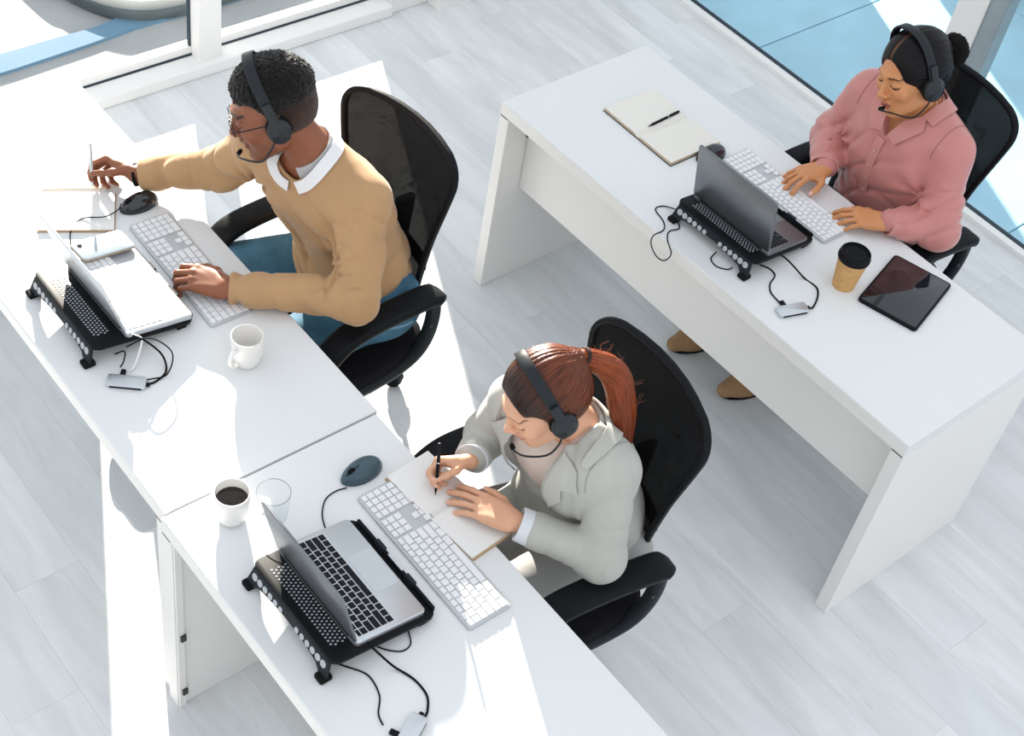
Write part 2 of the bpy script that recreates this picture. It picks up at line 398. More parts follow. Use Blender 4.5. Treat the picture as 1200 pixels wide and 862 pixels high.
# ================================================================ office chair
def outline(w):
    """half width of the backrest at height w (0..1)"""
    pts = [(0, .142), (.25, .160), (.5, .180), (.75, .208), (.84, .217), (.88, .2205), (.91, .2205), (.94, .2165), (.96, .211), (.975, .203), (.987, .192), (.995, .179), (1.0, .160)]
    for (a, b), (c, d) in zip(pts[:-1], pts[1:]):
        if w <= c: return b + (d - b) * (w - a) / (c - a)
    return pts[-1][1]
def make_chair(label, loc, rz, sz=.47, arm=.662, recl=.20):
    r = empty('office_chair', loc, rz, label, 'office chair')
    # seat
    bm = bmesh.new(); n = 24
    prism(bm, [(.245 * math.copysign(abs(math.cos(a)) ** .45, math.cos(a)), -.02 + .235 * math.copysign(abs(math.sin(a)) ** .45, math.sin(a))) for a in [2 * PI * i / n for i in range(n)]], sz - .065, sz, .022, 3)
    s = build('seat', bm, M_fabric, r, smooth=True, ang=60)
    bm = bmesh.new(); box(bm, -.20, .20, -.20, .17, sz - .085, sz - .066, .008, 2); build('seat_pan', bm, M_blackp, r)
    # backrest mesh, bowed
    z0, hgt = sz + .065, .495
    def bp(u, w_, off=0):
        z = z0 + hgt * w_ + .018 * (1 - (u / .25) ** 2) * w_ ** 8; yb = .205 + recl * (w_ ** 1.15) * .30 - .012 * math.sin(w_ * PI)
        yb += -.055 * (abs(u) / .24) ** 2 * (0.5 + .5 * w_)
        return Vector((u, yb + off, z))
    bm = bmesh.new(); NU, NW = 14, 26; g = []; WL_ = [.84 * j / 13 for j in range(14)] + [.84 + .16 * (1 - (1 - j / 13) ** 1.6) for j in range(1, 14)]
    for j in range(NW + 1):
        w_ = WL_[j]; hw = outline(w_)
        g.append([bm.verts.new(bp(hw * (2 * i / NU - 1), w_)) for i in range(NU + 1)])
    for j in range(NW):
        for i in range(NU): bm.faces.new((g[j][i], g[j][i + 1], g[j + 1][i + 1], g[j + 1][i]))
    bmesh.ops.solidify(bm, geom=list(bm.faces), thickness=.004)
    build('backrest_mesh', bm, M_mesh, r, smooth=True)
    rim = [bp(outline(w_), w_) for w_ in WL_] + [bp(outline(1) * k, 1) for k in (.66, .33, 0, -.33, -.66)] + [bp(-outline(w_), w_) for w_ in WL_[::-1]] + [bp(outline(0) * k, 0) for k in (-.5, 0, .5)]
    bm = bmesh.new(); sweep(bm, rim, rrect(.016, .020, .006, 2), closed=True, up=(0, 1, .15)); build('backrest_frame', bm, M_blackp, r, smooth=True, ang=50)
    # lumbar support and spine
    bm = bmesh.new(); sweep(bm, catmull([(-.16, .205, z0 + .14), (-.08, .225, z0 + .14), (0, .232, z0 + .14), (.08, .225, z0 + .14), (.16, .205, z0 + .14)], 4), rrect(.012, .05, .005, 2), up=(0, 0, 1)); build('lumbar_bar', bm, M_blackp, r, smooth=True, ang=50)
    bm = bmesh.new(); sweep(bm, catmull([(0, -.02, sz - .10), (0, .17, sz - .10), (0, .235, sz - .03), (0, .250, z0 + .10), (0, .262, z0 + .24)], 6), rrect(.062, .022, .008, 2), up=(1, 0, 0)); build('back_support', bm, M_greyp, r, smooth=True, ang=50)
    # armrests : closed loops
    for sgn in (-1, 1):
        x = sgn * .255
        a = empty('armrest', (0, 0, 0)); a.parent = r
        loop = [(x, .155, arm - .02), (x, .08, arm - .006), (x, -.05, arm), (x, -.15, arm - .012), (x, -.225, arm - .075), (x, -.235, arm - .15),
                (x - sgn * .015, -.19, sz - .03), (x - sgn * .02, -.08, sz - .065), (x - sgn * .02, .05, sz - .065), (x - sgn * .01, .130, sz - .02), (x, .160, arm - .12)]
        bm = bmesh.new(); sweep(bm, catmull(loop, 6, closed=True), rrect(.034, .036, .011, 2), closed=True, up=(1, 0, 0)); build('arm_loop', bm, M_greyp, a, smooth=True, ang=50)
        pad = [(x, .185, arm - .012), (x, .14, arm + .006), (x, .06, arm + .014), (x, -.05, arm + .018), (x, -.14, arm + .008), (x, -.20, arm - .030), (x, -.235, arm - .085)]
        pc = catmull(pad, 6); N = len(pc)
        bm = bmesh.new(); sweep(bm, pc, rrect(.034, .076, .014, 3), up=(1, 0, 0), scale=[.55 + .45 * min(1, i / 4, (N - 1 - i) / 5) for i in range(N)]); build('arm_pad', bm, M_blackp, a, smooth=True, ang=60)
        bm = bmesh.new(); lathe(bm, [(0, 0), (.007, 0), (.007, .003), (0, .003)], 12)
        o = build('bolt', bm, M_screw, a); o.location = (x + sgn * .0135, .150, arm - .10); o.rotation_euler = (0, sgn * PI / 2, 0)
    # column, lever, base
    bm = bmesh.new(); lathe(bm, [(0, .09), (.034, .09), (.034, .20), (.024, .21), (.024, sz - .13), (.05, sz - .12), (.06, sz - .086), (0, sz - .086)], 20); build('gas_column', bm, M_blackp, r, smooth=True, ang=40)
    tube('height_lever', [(.05, 0, sz - .10), (.15, -.01, sz - .105), (.235, -.015, sz - .10)], .006, M_blackp, r)
    hub = bmesh.new(); lathe(hub, [(0, .07), (.05, .07), (.05, .12), (.036, .135), (0, .135)], 20); hb = build('star_base', hub, M_greyp, r, smooth=True, ang=40)
    for k in range(5):
        a = 2 * PI * k / 5 + .31; c, s_ = math.cos(a), math.sin(a)
        bm = bmesh.new(); P = [(c * q, s_ * q, z) for q, z in ((.03, .105), (.12, .105), (.22, .092), (.30, .075))]
        sweep(bm, catmull(P, 3), rrect(.040, .026, .008, 2), up=(0, 0, 1), scale=[1.1 - .45 * i / 9 for i in range(10)]); build('spoke', bm, M_greyp, hb, smooth=True, ang=50)
        cs = empty('caster', (c * .295, s_ * .295, 0), a + 1.1 + k); cs.parent = r
        bm = bmesh.new(); lathe(bm, [(0, .045), (.008, .045), (.008, .075), (0, .075)], 10); build('stem', bm, M_chrome, cs)
        for q in (-.017, .003):
            bm = bmesh.new(); vs = lathe(bm, [(0, 0), (.022, 0), (.025, .003), (.025, .011), (.022, .014), (0, .014)], 18)
            o = build('wheel', bm, M_rubber, cs, smooth=True, ang=40); o.rotation_euler = (PI / 2, 0, 0); o.location = (0, q + .016, .025)
        bm = bmesh.new(); n = 10
        prism(bm, [(.029 * math.cos(PI * i / n), .025 + .026 * math.sin(PI * i / n)) for i in range(n + 1)], -.019, .019, .002, 1)
        o = build('hood', bm, M_greyp, cs, smooth=True, ang=40); o.rotation_euler = (PI / 2, 0, 0)
    return r
chairA = make_chair('black mesh swivel chair under the man in the tan sweater', (-.500, 2.13, 0), .07)
chairB = make_chair('black mesh swivel chair under the woman in the grey blazer', (.470, 2.10, 0), -.14)
chairC = make_chair('black mesh swivel chair under the woman in the pink blouse', (.105, 3.71, 0), -.06)

# ================================================================ things on the desks
def stand(label, cx, yb, rz=0):
    """laptop cooling stand : high at the back (-y), low lip at the front (+y); local origin mid, on the desk"""
    r = empty('laptop_stand', (cx, yb, H), rz, label, 'laptop stand')
    Wd, D = .154, .274
    zb, zf = .062, .020
    M = Matrix.Translation((0, 0, zb)) @ Matrix.Rotation(-math.atan2(zb - zf, D), 4, 'X')
    # top plate: solid, with pale dots painted for light through its holes
    bm = bmesh.new()
    poly = rrect(2 * Wd, D, .022, 4)
    vs = prism(bm, [(x, y + D / 2) for x, y in poly], -.013, 0, .003, 2)
    for v in vs: v.co = M @ v.co
    top = build('top_plate', bm, M_blackp, r, smooth=True, ang=40)
    bm = bmesh.new()
    for i in range(24):
        for j in range(5):
            x = -.112 + i * .0096 + (.0048 if j % 2 else 0); y = .024 + j * .0088
            vs = prism(bm, [(x + .0025 * math.cos(a), y + .0031 * math.sin(a)) for a in [PI * k / 3 for k in range(6)]], -.0005, .0006)
            for v in vs: v.co = M @ v.co
    tag(build('vent_dots', bm, M_grill, r), kind='stuff')
    # rear panel with pale discs painted for light through round holes, arched between two feet
    bm = bmesh.new()
    arch = [(-Wd + .004, -.05)] + [(-Wd + .028, -.05)] + [(-Wd + .045 + i * (2 * Wd - .09) / 8, -.034 + .010 * math.sin(PI * i / 8)) for i in range(9)] + [(Wd - .028, -.05), (Wd - .004, -.05), (Wd - .012, -.003), (-Wd + .012, -.003)]
    vs = prism(bm, arch, -.004, .004, .001, 1)
    Mr = Matrix.Translation((0, .003, .055)) @ Matrix.Rotation(PI / 2 - .30, 4, 'X')
    for v in vs: v.co = Mr @ v.co
    rp = build('rear_panel', bm, M_greyp, r)
    bm = bmesh.new()
    for x in [-.128 + i * .0195 * (1 if i else 1) for i in range(6)] + [.128 - i * .0195 for i in range(6)]:
        sz_ = .0092 - .0030 * (1 - abs(x) / .13)
        vs = prism(bm, [(x + sz_ * math.cos(a), -.020 + sz_ * math.sin(a)) for a in [PI * k / 8 for k in range(16)]], .0041, .0047)
        for v in vs: v.co = Mr @ v.co
    tag(build('round_vents', bm, M_grill, rp), kind='stuff')
    for sgn in (-1, 1):
        bm = bmesh.new(); x = sgn * (Wd - .016); box(bm, x - .014, x + .014, -.026, .004, 0, .014, .003, 1); build('foot', bm, M_rubber, r)
        bm = bmesh.new(); box(bm, x - .011, x + .011, .225, .25, 0, .010, .002, 1); build('foot', bm, M_rubber, r)
        bm = bmesh.new(); box(bm, sgn * .055 - .016, sgn * .055 + .016, D - .0085, D + .002, -.010, .0145, .0015, 1, M=M); build('front_stop', bm, M_greyp, r)
    bm = bmesh.new(); box(bm, -.142, .142, D - .008, D + .001, -.012, .010, .003, 1, M=M); build('front_lip', bm, M_blackp, r)
    bm = bmesh.new(); box(bm, -.026, .026, D - .0065, D - .0005, .0098, .0112, .0006, 1, M=M); build('lip_badge', bm, M_alum, r)
    return r, M
def keys_layout(kind):
    """rows of (x, w, y, h) in key units"""
    out = []
    if kind == 'laptop':
        rows = [[1.15] * 14, [1] * 13 + [1.6], [1.6] + [1] * 13, [1.85] + [1] * 11 + [1.85], [2.35] + [1] * 10 + [2.35], [1, 1, 1, 1.25, 5.2, 1.25, 1, 1, 1, 1]]
        hs = [.62, 1, 1, 1, 1, 1]; y = 0
        for r_, h in zip(rows, hs):
            tot = sum(r_); x = 0; k = 14.8 / tot
            for w_ in r_: out.append((x, w_ * k, y, h)); x += w_ * k
            y += h
        return out, 14.8, y
    rows = [[1] + [1] * 12 + [1] * 1, [1] * 13 + [1.5], [1.5] + [1] * 13, [1.8] + [1] * 11 + [1.8], [2.3] + [1] * 10 + [2.3], [1.2, 1.2, 1.4, 5.8, 1.4, 1.2, 1.2]]
    hs = [.8, 1, 1, 1, 1, 1]; y = 0
    for q, (r_, h) in enumerate(zip(rows, hs)):
        tot = sum(r_); x = 0; k = 14.6 / tot
        for w_ in r_: out.append((x, w_ * k, y, h)); x += w_ * k
        for c in range(3):
            if q in (0, 1, 2) or (q == 4 and c == 1) or q == 5: out.append((14.9 + c, 1, y, h))
        for c in range(4):
            if q == 5 and c == 1: continue
            out.append((18.2 + c, 1 if not (q == 5 and c == 0) else 2, y, h))
        y += h
    return out, 22.2, y
def add_keys(parent, kind, x0, y0, width, depth, z, m, hh, gap, M=None):
    ks, U, V = keys_layout(kind); ux, uy = width / U, depth / V; cache = {}
    for x, w_, y, h in ks:
        key = (round(w_, 2), round(h, 2))
        if key not in cache:
            bm = bmesh.new(); a, b = w_ * ux / 2 - gap / 2, h * uy / 2 - gap / 2
            lo = [bm.verts.new(p) for p in ((-a, -b, 0), (a, -b, 0), (a, b, 0), (-a, b, 0))]
            c = .0009
            mi = [bm.verts.new(p) for p in ((-a, -b, hh * .6), (a, -b, hh * .6), (a, b, hh * .6), (-a, b, hh * .6))]
            hi = [bm.verts.new(p) for p in ((-a + c, -b + c, hh), (a - c, -b + c, hh), (a - c, b - c, hh), (-a + c, b - c, hh))]
            for A, B in ((lo, mi), (mi, hi)):
                for i in range(4): bm.faces.new((A[i], A[(i + 1) % 4], B[(i + 1) % 4], B[i]))
            bm.faces.new(hi)
            me = bpy.data.meshes.new('key'); bmesh.ops.recalc_face_normals(bm, faces=bm.faces); bm.to_mesh(me); bm.free(); me.materials.append(m); cache[key] = me
        o = link('key', cache[key], parent)
        p = Vector((x0 + (x + w_ / 2) * ux, y0 - (y + h / 2) * uy, z))
        if M is not None: o.matrix_local = M @ Matrix.Translation(p)
        else: o.location = p
def laptop(label, cx, yr, zr, rz, tilt, shell, keym, slope=.153, W=.292, D=.184, Hs=.196, lidm=None):
    """user on +y ; origin = middle of the hinge line. yr,zr hinge position"""
    r = empty('laptop', (cx, yr, zr), rz, label, 'laptop')
    M = Matrix.Rotation(PI, 4, 'Z') @ Matrix.Rotation(slope, 4, 'X')   # local: user at -y
    bm = bmesh.new(); vs = prism(bm, [(x, y - D / 2) for x, y in rrect(W, D, .010, 4)], -.014, 0, .002, 2)
    for v in vs: v.co = M @ v.co
    base = build('base', bm, shell, r, smooth=True, ang=40)
    bm = bmesh.new(); box(bm, -.136, .136, -.109, -.011, -.0004, .0002, 0, M=M)
    build('keyboard_well', bm, shell if keym is M_keyw else M_keyb if False else shell, base)
    add_keys(r, 'laptop', -.134, -.013, .268, .094, .0002, keym, .0014, .0029 if keym is M_keyb else .0024, M=M)
    bm = bmesh.new(); box(bm, -.055, .055, -.178, -.114, .0, .0004, 0, M=M)
    build('touchpad', bm, mat('touchpad_' + shell.name, tuple(c * .93 for c in shell.node_tree.nodes['Principled BSDF'].inputs['Base Color'].default_value[:3]), .3, metal=.6), base)
    # lid
    S = Matrix.Rotation(PI, 4, 'Z') @ Matrix.Translation((0, .001, .004)) @ Matrix.Rotation(-tilt, 4, 'X')
    bm = bmesh.new(); vs = prism(bm, [(x, y + Hs / 2) for x, y in rrect(W, Hs, .009, 4)], -.003, .003, .0012, 2)
    Q = S @ Matrix.Rotation(PI / 2, 4, 'X')
    for v in vs: v.co = Q @ v.co
    lid = build('lid', bm, lidm or shell, r, smooth=True, ang=40)
    bm = bmesh.new(); vs = prism(bm, [(x, y + Hs / 2 + .001) for x, y in rrect(W - .006, Hs - .008, .006, 3)], .0031, .0038)
    for v in vs: v.co = Q @ v.co
    build('screen', bm, M_screen, lid)
    bm = bmesh.new(); sweep(bm, [M @ Vector((x, .001, .001)) for x in (-.12, .12)], circ(.0045, 10)); build('hinge', bm, M_blackp, r, smooth=True)
    return r
sA, _ = stand('black laptop cooling stand under the man\'s silver laptop', -.567, 1.402)
sB, _ = stand('black laptop cooling stand in the foreground by the grey-blazer woman', .455, 1.384)
sC, _ = stand('black laptop cooling stand beside the takeaway cup', .048, 3.036, .03)
laptop('silver laptop with keys paled for sun glare and a phone lying on it', -.560, 1.487, H + .0645, .01, .30, M_alum, M_keyw)  # white keycaps stand in for sun glare on the keys
laptop('grey laptop with black keys on the desk nearest the camera', .450, 1.450, H + .0645, .0, .24, M_alum, M_keyb, lidm=M_darkalu)  # darker lid metal paints in the shade on its outer face
laptop('dark grey laptop seen from behind, facing the pink-blouse woman', .050, 3.092, H + .0645, .03, .20, M_darkalu, M_keyb)

def keyboard(label, cx, cy, rz):
    r = empty('keyboard', (cx, cy, H), rz, label, 'keyboard')
    M = Matrix.Rotation(PI, 4, 'Z')
    bm = bmesh.new(); vs = prism(bm, rrect(.424, .116, .008, 4), .0, .008, .0015, 2); build('case', bm, M_kbgap, r, smooth=True, ang=40)
    bm = bmesh.new(); prism(bm, rrect(.424, .112, .006, 3), .0, .012, .001, 1)
    add_keys(r, 'full', -.207, .053, .414, .106, .0082, M_keyw, .0035, .0022, M=M)
    bm.free()
    for sx in (-.19, .19):
        bx('foot', sx - .012, sx + .012, -.052, -.044, -.0, .001, M_rubber, r)
    return r
keyboard('white keyboard under the man\'s left hand', -.594, 1.762, -.02)
keyboard('white keyboard between the front laptop and the open planner', .461, 1.752, -.005)
keyboard('white keyboard under both hands of the pink-blouse woman', -.002, 3.392, .0)

def mouse(label, x, y, rz, m, wheel=True):
    r = empty('computer_mouse', (x, y, H), rz, label, 'mouse')
    bm = bmesh.new(); NU, NV = 24, 9
    rings = []
    for j in range(NV + 1):
        t = j / NV; ph = t * PI / 2
        rings.append([bm.verts.new((.031 * math.cos(2 * PI * i / NU) * math.cos(ph) ** .75 * (1 - .10 * math.sin(2 * PI * i / NU)), .056 * math.sin(2 * PI * i / NU) * math.cos(ph) ** .75, .003 + .034 * math.sin(ph) * (1 - .22 * (.5 + .5 * math.sin(2 * PI * i / NU)) * math.cos(ph) ** .5))) for i in range(NU)])
    for A, B in zip(rings[:-1], rings[1:]):
        for i in range(NU): bm.faces.new((A[i], A[(i + 1) % NU], B[(i + 1) % NU], B[i]))
    bmesh.ops.remove_doubles(bm, verts=bm.verts, dist=.0003)
    bm.faces.new(list(reversed(rings[0])))
    build('shell', bm, m, r, smooth=True, ang=70)
    bm = bmesh.new(); prism(bm, [(.030 * math.cos(a), .054 * math.sin(a)) for a in [2 * PI * i / 24 for i in range(24)]], 0, .004, .001, 1); build('sole', bm, M_rubber, r)
    bm = bmesh.new(); vs = lathe(bm, [(0, -.004), (.009, -.004), (.010, -.002), (.010, .002), (.009, .004), (0, .004)], 16)
    o = build('scroll_wheel', bm, M_rubber, r, smooth=True, ang=40); o.rotation_euler = (0, PI / 2, 0); o.location = (0, .030, .028); o.scale = (1, 1, 1)
    bm = bmesh.new(); box(bm, -.0006, .0006, .012, .052, .0, .0012); o = build('button_seam', bm, M_rubber, r); o.location = (0, 0, .0335); o.rotation_euler = (-.36, 0, 0); o.location = (0, -.002, .0405)
    return r
M_mblue = mat('slate_blue_plastic', (.045, .085, .11), .35)
M_mblack = mat('glossy_black_plastic', (.012, .016, .02), .15, coat=.5)
mouse('black mouse below the man\'s writing hand', -.872, 1.775, PI + .05, M_mblack)
mouse('slate-blue mouse with a coiled cord by the drinking glass', .192, 1.748, PI + .05, M_mblue)
mouse('dark mouse half hidden behind the far laptop', -.247, 3.322, PI, M_mblack)

def cable(label, pts, r=.0022, m=None, name='cable', group=None):
    o = tube(name, pts, r, m or M_rubber, None, n=7, smooth_n=8); tag(o, label, 'cable', group); return o
cz = H + .0025
cable('thin mouse cord curving to the front laptop stand', [(.212, 1.695, cz + .002), (.205, 1.668, cz), (.213, 1.635, cz), (.245, 1.605, cz), (.285, 1.588, cz)], .0016)
cable('black cord from the man\'s mouse looping behind the laptop', [(-.895, 1.735, cz + .004), (-.870, 1.715, cz + .012), (-.86, 1.67, cz + .014), (-.89, 1.62, cz + .006), (-.865, 1.575, cz), (-.80, 1.545, cz), (-.755, 1.535, cz)], .0016)
cable('black cable running from the front laptop down to the hub', [(.602, 1.470, H + .062), (.630, 1.480, H + .050), (.655, 1.505, H + .01), (.70, 1.525, cz), (.745, 1.525, cz), (.775, 1.505, cz), (.786, 1.488, cz + .003)], .0026)
cable('thin black cable from under the front stand to the hub plug', [(.575, 1.41, cz), (.600, 1.428, cz), (.640, 1.452, cz), (.690, 1.445, cz), (.725, 1.418, cz), (.752, 1.410, cz + .002)], .0018)
cable('short black cable loop beside the front laptop stand', [(.580, 1.50, cz), (.612, 1.520, cz), (.632, 1.545, cz), (.628, 1.570, cz), (.60, 1.585, cz)], .0016)
cable('black cable arching from the silver laptop to the hub', [(-.408, 1.500, H + .060), (-.385, 1.520, H + .052), (-.352, 1.545, H + .02), (-.315, 1.535, cz), (-.298, 1.500, cz), (-.300, 1.478, cz), (-.312, 1.462, cz + .003)], .0026)
cable('thin black cable looping over the hub of the man', [(-.404, 1.480, H + .035), (-.38, 1.53, H + .06), (-.33, 1.56, H + .04), (-.300, 1.53, cz + .006), (-.305, 1.49, cz + .006), (-.315, 1.470, cz + .004)], .0018)
cable('thin black cable from under the silver laptop\'s stand to its hub', [(-.425, 1.460, cz), (-.405, 1.475, cz + .02), (-.385, 1.462, cz + .012), (-.378, 1.448, cz + .003)], .0018)
cable('white cable joining the silver laptop to its hub', [(-.412, 1.50, H + .060), (-.392, 1.515, H + .055), (-.378, 1.50, H + .03), (-.362, 1.475, cz + .004), (-.356, 1.462, cz + .003)], .0026, M_white)
cable('thin black cord in a figure-eight loop left of the far laptop stand', [(-.110, 3.050, cz + .01), (-.150, 3.035, cz), (-.150, 3.005, cz), (-.10, 2.99, cz), (-.073, 2.965, cz), (-.070, 2.925, cz), (-.050, 2.895, cz), (-.005, 2.872, cz), (.022, 2.878, cz), (.012, 2.915, cz), (-.035, 2.945, cz), (-.060, 2.975, cz), (-.055, 3.01, cz), (-.085, 3.028, cz)], .0018)
cable('black cable curving from the far laptop round to its hub', [(.205, 3.128, H + .060), (.235, 3.150, H + .04), (.280, 3.178, cz), (.325, 3.180, cz), (.352, 3.155, cz), (.372, 3.118, cz), (.375, 3.102, cz + .002)], .0026)
cable('kinked black cable from under the far stand to its hub', [(.175, 3.105, cz), (.20, 3.118, cz), (.228, 3.112, cz), (.245, 3.075, cz), (.270, 3.052, cz), (.300, 3.045, cz), (.325, 3.040, cz + .003)], .0022)
cable('short black cord hanging behind the far laptop stand', [(.075, 3.03, cz + .004), (.085, 3.00, cz), (.115, 2.992, cz), (.14, 3.01, cz), (.145, 3.025, cz + .004)], .0018)

def hub(label, x, y, rz, L=.092, Wd=.038):
    r = empty('usb_hub', (x, y, H), rz, label, 'usb hub')
    slab('case', L, Wd, .011, .007, M_alum, r, .0015)
    bm = bmesh.new(); box(bm, -L / 2 + .008, L / 2 - .008, -Wd / 2 - .0005, -Wd / 2 + .003, .002, .009, .001, 1); build('port_strip', bm, M_blackp, r)
    bm = bmesh.new(); box(bm, -.019, -.007, Wd / 2 - .001, Wd / 2 + .020, .001, .0095, .0015, 1); build('plug', bm, M_blackp, r)
    bm = bmesh.new(); box(bm, L / 2 - .001, L / 2 + .009, -.006, .004, .002, .009, .0015, 1); build('cable_boot', bm, M_blackp, r)
    return r
hub('grey usb hub beside the silver laptop of the man', -.328, 1.437, .89)
hub('grey usb hub at the bottom edge near the grey laptop', .799, 1.443, 2.06)
hub('grey usb hub in front of the takeaway cup', .353, 3.049, 1.26)

def mug(label, x, y, ha, coffee=False, squat=False):
    r = empty('coffee_mug', (x, y, H), ha, label, 'mug')
    R, hh = .040, .092
    prof = [(0, 0), (R * .66, 0), (R * .74, .004), (R * .86, .020), (R * .97, .045), (R, .070), (R, hh - .001), (R - .0012, hh), (R - .0032, hh - .001), (R - .0036, .06), (R * .84, .025), (R * .68, .008), (0, .007)]
    bm = bmesh.new(); lathe(bm, prof, 40); build('cup', bm, M_ceram, r, smooth=True, ang=60)
    bm = bmesh.new(); sweep(bm, catmull([(R - .003, 0, .072), (R + .014, 0, .075), (R + .026, 0, .062), (R + .025, 0, .042), (R + .012, 0, .026), (R * .85, 0, .024)], 6), rrect(.0075, .012, .003, 2), up=(0, 1, 0)); build('handle', bm, M_ceram, r, smooth=True, ang=60)
    if coffee:
        bm = bmesh.new(); lathe(bm, [(R - .0034, .066), (R - .005, .0655), (0, .0655)], 40); build('coffee', bm, M_coffee, r, smooth=True)
    return r
mug('empty white mug standing beside the man\'s elbow', -.243, 1.714, -1.2)
mug('white mug filled with black coffee', .143, 1.434, -2.95, coffee=True)
r = empty('drinking_glass', (.187, 1.512, H), 0, 'clear empty drinking glass between the mug and the mouse', 'glass')
bm = bmesh.new(); lathe(bm, [(0, .004), (.030, .002), (.033, .005), (.0355, .04), (.0382, .0858)], 48); build('tumbler', bm, M_clear, r, smooth=True, ang=60)
bm = bmesh.new(); sweep(bm, [(.0378 * math.cos(2 * PI * i / 48), .0378 * math.sin(2 * PI * i / 48), .0858) for i in range(48)], circ(.0009, 6), closed=True); build('rim', bm, mat('glass_rim', (.25, .27, .29), .1, spec=.8), r, smooth=True)
# takeaway cup
r = empty('takeaway_cup', (.355, 3.258, H), .4, 'kraft takeaway coffee cup with a black lid', 'cup')
bm = bmesh.new(); lathe(bm, [(0, .003), (.029, .003), (.029, 0), (.031, 0), (.0425, .105), (.0405, .105), (.030, .006), (0, .006)], 40); build('sleeve', bm, M_kraft, r, smooth=True, ang=40)
bm = bmesh.new(); lathe(bm, [(.0445, .100), (.0455, .103), (.0455, .109), (.0435, .111), (.0425, .121), (.0405, .1235), (.0385, .1225), (.0375, .116), (0, .116)], 40); lid = build('lid', bm, M_blackp, r, smooth=True, ang=40)
bm = bmesh.new(); sweep(bm, [(.024 * math.cos(2 * PI * i / 30), .024 * math.sin(2 * PI * i / 30), .1165) for i in range(30)], circ(.0012, 6), closed=True); build('lid_ring', bm, M_greyp, lid, smooth=True)
bm = bmesh.new(); box(bm, -.006, .006, .028, .032, .116, .1172, .0005, 1); build('sip_hole', bm, M_rubber, lid)

# tablet
def quad_rot(p0, p1): return math.atan2(p1[1] - p0[1], p1[0] - p0[0])
r = empty('tablet', (.473, 3.387, H), -1.30, 'black tablet lying flat next to the takeaway cup', 'tablet')
slab('body', .248, .180, .011, .012, M_blackp, r, .002)
slab('display', .236, .168, .0006, .006, M_screen, r, .0001, loc=(0, 0, .0108))
bm = bmesh.new(); lathe(bm, [(0, 0), (.002, 0), (.002, .0003), (0, .0003)], 10); build('camera_dot', bm, M_greyp, r, loc=(.1205, 0, .011))

# phone on the silver laptop
r = empty('smartphone', (-.724, 1.592, H + .0520), 0, 'phone in a clear case lying on the silver laptop', 'phone')
r.rotation_euler = (-.0, .150, 1.62); r.rotation_mode = 'XYZ'
slab('case', .146, .074, .009, .011, mat('pale_blue_phone_case', (.46, .52, .57), .2, coat=.4), r, .002)
slab('wooden_bumper', .148, .076, .004, .012, M_tanc, r, .001, loc=(0, 0, .001))
bm = bmesh.new(); lathe(bm, [(0, 0), (.006, 0), (.006, .0015), (.0045, .002), (0, .002)], 18); build('camera_lens', bm, M_screen, r, loc=(-.055, .018, .009), smooth=True, ang=40)

# notebooks
def notebook(name, label, x, y, rz, w_, d_, page, cover, curl=.006, edge=True, tk=.010, open_=True):
    r = empty(name, (x, y, H), rz, label, 'notebook')
    bm = bmesh.new(); box(bm, -w_ / 2 - .003, w_ / 2 + .003, -d_ / 2 - .003, d_ / 2 + .003, 0, .002, .0008, 1); build('cover', bm, cover, r)
    for sg in ((-1, 1) if open_ else (0,)):
        bm = bmesh.new(); N = 14; top = []; bot = []
        xs = [(-w_ / 2 + w_ * i / N) if not open_ else sg * (w_ / 2) * i / N for i in range(N + 1)]
        for x_ in xs:
            u = abs(x_) / (w_ / 2) if open_ else .5
            z = .0022 + tk * (1 - .35 * u) * (min(1, u * 9) ** .5 if open_ else 1) + (curl * u ** 3)
            top.append((x_, z))
        g = []
        for yy in (-d_ / 2, d_ / 2):
            g.append(([bm.verts.new((a, yy, .0021)) for a, b in top], [bm.verts.new((a, yy, b)) for a, b in top]))
        for i in range(N):
            for q, mi in ((( g[0][1][i], g[0][1][i + 1], g[1][1][i + 1], g[1][1][i]), 0), ((g[0][0][i], g[1][0][i], g[1][0][i + 1], g[0][0][i + 1]), 0), ((g[0][0][i], g[0][0][i + 1], g[0][1][i + 1], g[0][1][i]), 1), ((g[1][0][i], g[1][1][i], g[1][1][i + 1], g[1][0][i + 1]), 1)):
                f = bm.faces.new(q); f.material_index = mi
        for i in (0, N):
            f = bm.faces.new((g[0][0][i], g[0][1][i], g[1][1][i], g[1][0][i])); f.material_index = 1
        build('page_block', bm, [page, M_pedge], r, smooth=True, ang=30)
    return r
notebook('open_notebook', 'open blank notebook with a black cover and a pen on top', -.425, 3.285, .0, .30, .205, M_paper, M_cover, curl=.004)
notebook('open_planner', 'cream planner the grey-blazer woman writes in', .378, 1.862, .085, .292, .128, M_paperw, M_tanc, curl=.002, tk=.012)
notebook('notepad', 'white notepad under the man\'s writing hand', -.925, 1.625, -.52, .150, .19, M_paperw, M_tanc, curl=0, open_=False, tk=.006)
notebook('paper_sheet_pad', 'white pad partly in sun at the far left of the man\'s desk', -1.07, 1.715, -.48, .155, .20, M_paperw, M_paperw, curl=0, open_=False, tk=.003)

